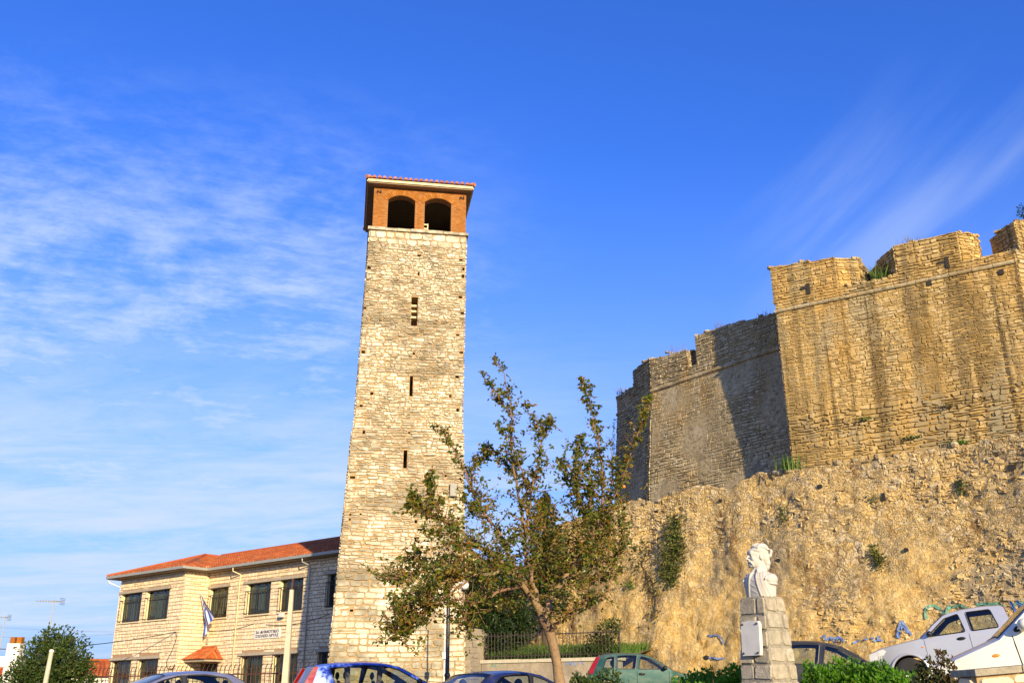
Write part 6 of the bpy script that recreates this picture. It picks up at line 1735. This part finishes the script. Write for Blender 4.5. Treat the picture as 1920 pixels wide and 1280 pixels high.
    for i in range(30):
        a = 2 * pi * i / 30; E((.0865 * sin(a), .020 - .098 * cos(a), .664 + .010 * cos(a)), (.010, .010, .012), None, 8)
    for i in range(nbody, len(mb.v)):
        v = Vector(mb.v[i]); mb.v[i] = (v.x * 1.30, v.y * 1.30 - .015, .405 + (v.z - .495) * 1.30)
    Mh = Matrix.Rotation(radians(-26), 3, 'Z')
    for i in range(nbody, len(mb.v)):
        v = Vector(mb.v[i]); mb.v[i] = tuple(Mh @ v)
    sc = (atd(1432, 1010, D).z - top) / .762
    o = mb.build('bust_statue', MAT['marble'], base=(0, 0, 0), recalc=True, smooth=True)
    md = o.modifiers.new('fuse', 'REMESH'); md.mode = 'VOXEL'; md.voxel_size = .0062
    m2 = o.modifiers.new('soft', 'SMOOTH'); m2.factor = .5; m2.iterations = 4
    bpy.context.view_layer.update(); me = evaluated(o); o.modifiers.clear(); o.data = me
    me.polygons.foreach_set('use_smooth', np.ones(len(me.polygons), dtype=bool))
    R = Matrix((-tf * -1, -nf, Vector((0, 0, 1)))).transposed()          # local x -> tf, local -y -> nf
    o.rotation_euler = R.to_euler(); o.scale = (sc * .98, sc * .98, sc); o.location = (x0, y0, top + .003)
    tag(o, 'white marble bust of a moustached man in open waistcoat on the pedestal', 'bust')


bust()


# ------------------------------------------------------------------ hedges and low walls in front
def hedge(name, label, path, wid, lm, count, size, seed, cat='hedge', wob=.12, drop=.14):
    """path: (x, y, top z) centre line; a clipped but uneven mass of leaves over twigs"""
    rng = random.Random(seed); pts = [Vector((p[0], p[1], p[2] - drop)) for p in path]
    gz = min(ground_z(p.x, p.y) for p in pts); mid = pts[len(pts) // 2]
    T = thing(name, label, cat, (mid.x, mid.y, ground_z(mid.x, mid.y)))
    acc = [0]
    for a, b in zip(pts, pts[1:]): acc.append(acc[-1] + hypot(b.x - a.x, b.y - a.y))
    L = acc[-1]
    def at_(s_):
        for i in range(len(acc) - 1):
            if s_ <= acc[i + 1] or i == len(acc) - 2:
                f = (s_ - acc[i]) / (acc[i + 1] - acc[i]); p = pts[i].lerp(pts[i + 1], f); d = pts[i + 1] - pts[i]; return p, Vector((d.y, -d.x, 0)).normalized()
    q = MB()
    for _ in range(int(L * 26)):
        s_ = rng.uniform(0, L); p, n = at_(s_); g = ground_z(p.x, p.y); b = Vector((p.x, p.y, g)) + n * rng.uniform(-.25, .25) * wid
        e = b + n * rng.gauss(0, .22) * wid + Vector((rng.gauss(0, .12), 0, (p.z - g) * rng.uniform(.6, 1.03))); q.tube([b, b.lerp(e, .5) + Vector((rng.gauss(0, .04), rng.gauss(0, .04), 0)), e], [.012, .008, .003], 5)
    q.build('stems', MAT['bush_stem'], T)
    # dense inner mass so that no daylight shows through
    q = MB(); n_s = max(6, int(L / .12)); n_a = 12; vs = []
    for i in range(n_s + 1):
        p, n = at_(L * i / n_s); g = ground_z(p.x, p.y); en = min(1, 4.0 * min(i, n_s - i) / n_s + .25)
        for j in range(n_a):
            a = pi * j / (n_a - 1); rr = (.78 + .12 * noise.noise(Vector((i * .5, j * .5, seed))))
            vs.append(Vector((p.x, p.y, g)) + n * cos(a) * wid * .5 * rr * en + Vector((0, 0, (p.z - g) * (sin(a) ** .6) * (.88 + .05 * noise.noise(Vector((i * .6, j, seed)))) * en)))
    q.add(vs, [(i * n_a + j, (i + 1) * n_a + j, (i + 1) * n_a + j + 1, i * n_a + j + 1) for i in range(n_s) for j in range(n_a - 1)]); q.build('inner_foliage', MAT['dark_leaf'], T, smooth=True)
    lf = MB()
    for _ in range(count):
        s_ = rng.uniform(0, L); p, n = at_(s_); g = ground_z(p.x, p.y); a = pi * rng.random(); en = min(1, 4.0 * min(s_, L - s_) / L + .3)
        rr = rng.uniform(.82, 1.04) + wob * noise.noise(Vector((s_ * 3, a * 2, seed))) + .05 * noise.noise(Vector((s_ * 9, a * 5, seed)))
        c = Vector((p.x, p.y, g)) + n * cos(a) * wid * .5 * rr * en + Vector((0, 0, (p.z - g) * (max(0, sin(a)) ** .6) * rr * en))
        if noise.noise(c * 5.5) < -.38: continue
        out = n * cos(a) + Vector((0, 0, sin(a) + .2)); d = (out.normalized() + Vector((rng.gauss(0, .6), rng.gauss(0, .6), rng.gauss(.1, .5)))).normalized()
        leaf(lf, c, d, size * rng.uniform(.6, 1.3), rng, .55, min(1, max(0, .5 + .5 * noise.noise(c * 2.0) + rng.gauss(0, .22))))
    lf.build('foliage', lm, T, recalc=False)
    return T


def front():
    g = lambda x, y, d: tuple(atd(x, y, d))
    hedge('clipped_hedge', 'bright green hedge to the left of the stone pedestal', [g(1225, 1282, 13.6), g(1285, 1262, 13.3), g(1345, 1252, 13.0), g(1400, 1243, 12.8), g(1440, 1243, 12.9)], .75, MAT['hedge_leaf'], 26000, .050, 1, drop=.10)
    hedge('clipped_hedge', 'bright green hedge to the right of the stone pedestal', [g(1478, 1236, 12.9), g(1530, 1236, 12.7), g(1600, 1238, 12.6), g(1660, 1243, 12.4), g(1720, 1252, 12.2), g(1760, 1262, 12.1)], .85, MAT['hedge_leaf'], 34000, .050, 2, drop=.12)
    hedge('russet_shrub', 'dark green and russet shrub at the right end of the hedge', [g(1690, 1262, 11.5), g(1735, 1243, 11.4), g(1790, 1245, 11.2), g(1835, 1258, 11.1), g(1865, 1282, 11.0)], .7, MAT['russet_leaf'], 12000, .05, 3, 'shrub', .2, .13)
    hedge('low_shrub', 'low leafy shrub at the foot of the tree trunk in front of the green car', [g(1052, 1276, 15.5), g(1085, 1257, 15.3), g(1125, 1250, 15.2), g(1160, 1256, 15.1), g(1190, 1276, 15)], .7, MAT['bush_leaf'], 8000, .06, 4, 'shrub', .22)
    # dry stone wall at the lower right
    rng = random.Random(41)
    a, b = atd(1828, 1254, 10.2), atd(1990, 1240, 10.7); pl = Plane(a, b); gz = ground_z(a.x, a.y)
    T = thing('garden_wall', 'low yellowish stone wall with flat capping at the lower right corner', 'wall', pl.P(pl.len / 2, gz, 0))
    q = MB(); q.prism([pl.P(u, z, 0) for u, z in ((0, gz), (pl.len, gz), (pl.len, b.z - .06), (0, a.z - .06))], -pl.n * .3); q.build('core', MAT['tower_mortar'], T)
    q = MB()
    zt = lambda u: a.z + (b.z - a.z) * u / pl.len - .06
    masonry(q, lambda u, z, d: pl.P(u, z + (b.z - a.z) * u / pl.len, d), gz, a.z - .06, lambda z: 0, lambda z: pl.len, rng, (.11, .17), (.14, .34), .02, .035, (), 0, .1, .015, (.1, .3))
    masonry(q, lambda u, z, d: pl.P(-d, z, -u), gz, a.z - .06, lambda z: 0, lambda z: .3, rng, (.11, .17), (.14, .3), .02, .035); q.build('stonework', MAT['school_stone'], T, recalc=False)
    q = MB(); u = -.04
    while u < pl.len:
        w_ = rng.uniform(.35, .6); q.add([pl.P(uu, zt(uu) + dz_, dd) for uu in (u, u + w_ - .012) for dd in (.06, -.34) for dz_ in (.003, .06)], [(0, 1, 3, 2), (4, 6, 7, 5), (0, 4, 5, 1), (2, 3, 7, 6), (0, 2, 6, 4), (1, 5, 7, 3)], 0, rng.random()); u += w_
    q.build('capping', MAT['pedestal_stone'], T)


front()


# ------------------------------------------------------------------ plants rooted in the old walls
def wall_plants():
    rng = random.Random(55)
    def tuft(name, label, c, h, m_, n=70, wid=.02, spread=.5, group=None, cat='weeds', up=1.0):
        q = MB(); c = Vector(c)
        for _ in range(n):
            p = c + Vector((rng.gauss(0, spread * .4), rng.gauss(0, spread * .15), rng.uniform(-.05, .02))); a = rng.uniform(0, 6.28); s_ = Vector((cos(a), sin(a), 0)) * wid * rng.uniform(.6, 1.3)
            b_ = Vector((rng.gauss(0, .28), rng.gauss(0, .2), up)) * h * rng.uniform(.4, 1.1)
            q.add([p - s_, p + s_, p + b_ * .6 + s_ * .6, p + b_ + Vector((rng.gauss(0, .08), 0, -.02)), p + b_ * .6 - s_ * .6], [(0, 1, 2, 3, 4)], 0, rng.random())
        tag(q.build(name, m_, base=c, recalc=False), label, cat, group)
    def ivy(name, label, pix, m_, cat, count, size, hang=.35):
        q = MB(); st = MB(); c0 = None
        par = [(lfind(x, y), r) for x, y, r in pix]
        for (s_, f), r in par:
            for _ in range(int(count * r)):
                ds, dfz = rng.gauss(0, r * .45), rng.gauss(0, r * .5)
                p = LS(s_ + ds, max(0, min(1, f + dfz / 9)), abs(rng.gauss(.06, .08))); _, n = lat(s_)
                d = (n * rng.uniform(.1, .8) + Vector((rng.gauss(0, .5), rng.gauss(0, .3), -hang + rng.gauss(0, .5)))).normalized(); leaf(q, p, d, size * rng.uniform(.6, 1.3), rng)
                if c0 is None: c0 = p
        T = thing(name, label, cat, c0)
        q.build('foliage', m_, T, recalc=False)
        for ((s0, f0), _), ((s1, f1), _) in zip(par, par[1:]): st.tube([LS(s0 + (s1 - s0) * k / 5, f0 + (f1 - f0) * k / 5, .05) for k in range(6)], .02, 5)
        if st.v: st.build('stems', MAT['bush_stem'], T)
    ivy('hanging_creeper', 'long green creeper hanging down the rubble wall right of the tree', [(1268, 985, .5), (1262, 1005, .7), (1272, 1025, .6), (1258, 1040, .7), (1268, 1060, .5), (1250, 1070, .5), (1262, 1085, .4)], MAT['ivy_leaf'], 'creeper', 420, .13)
    ivy('wall_plant', 'small cone of yellow green growth on the rubble wall above right of the bust', [(1642, 1030, .22), (1646, 1042, .3), (1650, 1052, .3)], MAT['ivy_leaf'], 'plant', 420, .10)
    ivy('wall_plant', 'sparse grey green tuft on the rubble wall above the bust', [(1468, 958, .25), (1474, 972, .28)], MAT['bush_leaf'], 'plant', 220, .10)
    ivy('wall_plant', 'bright yellow green sprig low on the rubble wall near the tree crown', [(1184, 1096, .3)], MAT['grass'], 'plant', 330, .10)
    ivy('dry_creeper', 'brown withered creeper trailing on the rubble wall left of the green one', [(1215, 1030, .5), (1205, 1060, .6), (1222, 1085, .5), (1232, 1110, .5), (1230, 1150, .4)], MAT['russet_leaf'], 'creeper', 110, .12)
    ivy('wall_plant', 'dark green tuft on the rubble wall at the right under the bastion', [(1802, 906, .22), (1804, 918, .22)], MAT['bush_leaf'], 'plant', 260, .10)
    ivy('wall_plant', 'thin olive tuft beside the dark slit in the rubble wall', [(1640, 935, .25)], MAT['ivy_leaf'], 'plant', 200, .10)
    # weeds on the crest and parapets
    s_, f = lfind(1482, 884); tuft('weeds', 'pale dry and green weeds where the bastion meets the rubble wall crest', LS(s_, 1), .7, MAT['grass'], 60, .03, .6)
    bpz = lambda x, y: BP.P(*BP.uz(x, y), .08)
    for x, y, h, lab, m_ in ((1625, 788, .45, 'green tuft growing from the bastion face below its dark streaks', MAT['ivy_leaf']), (1801, 832, .4, 'bright green tuft low on the bastion face at the right', MAT['grass']), (1714, 822, .35, 'dark tuft low on the bastion face between the two green ones', MAT['bush_leaf']), (1782, 763, .4, 'brown tuft on the right part of the bastion face', MAT['dry_grass'])):
        tuft('wall_tuft', lab, bpz(x, y), h, m_, 70, .03, .7, None, 'plant', .6)
    for x, y, h, n_, lab, m_ in ((1600, 556, .9, 60, 'yellow green weeds in the first gap between the bastion merlons', MAT['grass']), (1650, 528, 1.3, 110, 'tall yellow green weeds in front of the shaded flank of the middle merlon', MAT['grass'])):
        u, z = BP.uz(x, y); tuft('weeds', lab, BP.P(u, z, -.5), h, m_, n_, .02, .6)
    for i, (x, y, h, lab) in enumerate(((1545, 486, .5, 'dry weeds on top of the left bastion merlon'), (1700, 452, .8, 'wispy dry weeds on top of the middle bastion merlon'), (1845, 500, .4, 'dry weeds on the low parapet before the rightmost merlon'))):
        u, z = BP.uz(x, y); tuft('weeds', lab, BP.P(u, z - .1, -.7), h, MAT['dry_grass'], 34, .014, .9)
    for x, y, h, lab in ((1262, 661, .8, 'dry weeds on the first grey curtain merlon'), (1345, 616, .8, 'dry weeds on the second grey curtain merlon'), (1430, 594, .8, 'dry weeds on the shaded parapet beside the bastion')):
        u, z = CP.uz(x, y); tuft('weeds', lab, CP.P(u, z - .1, -.5), h, MAT['dry_grass'], 34, .016, 1.0)
    u, z = FP_.uz(1160, 735); tuft('weeds', 'dry weeds at the leftmost corner of the grey curtain wall', FP_.P(u, z - .1, -.3), .6, MAT['dry_grass'], 40, .016, .6)
    # dry growth clinging to the far left edge of the curtain tower
    q = MB()
    for _ in range(160):
        z = rng.uniform(15.5, 19.5); p = FP_.P(rng.uniform(-.25, .15), z, .1 + max(0, (19.75 - z) * .085)); leaf(q, p, Vector((-.8, -.3, rng.gauss(0, .5))).normalized(), rng.uniform(.1, .3), rng, .2)
    tag(q.build('withered_creeper', MAT['dry_grass'], recalc=False), 'withered creeper clinging to the far left edge of the grey tower', 'creeper')
    # dark bush on top of the fortress at the right edge
    c = atd(1922, 395, 53); leafy_tree('rampart_bush', 'small dark bush on the fortress top at the right edge of the view', (c.x, c.y, c.z - 1.2), [(c, .4), (c + Vector((.4, .2, -.4)), .6), (c + Vector((.9, 0, -.2)), .6)], MAT['dark_leaf'], MAT['bush_stem'], 1100, .12, rng, 'bush')


wall_plants()
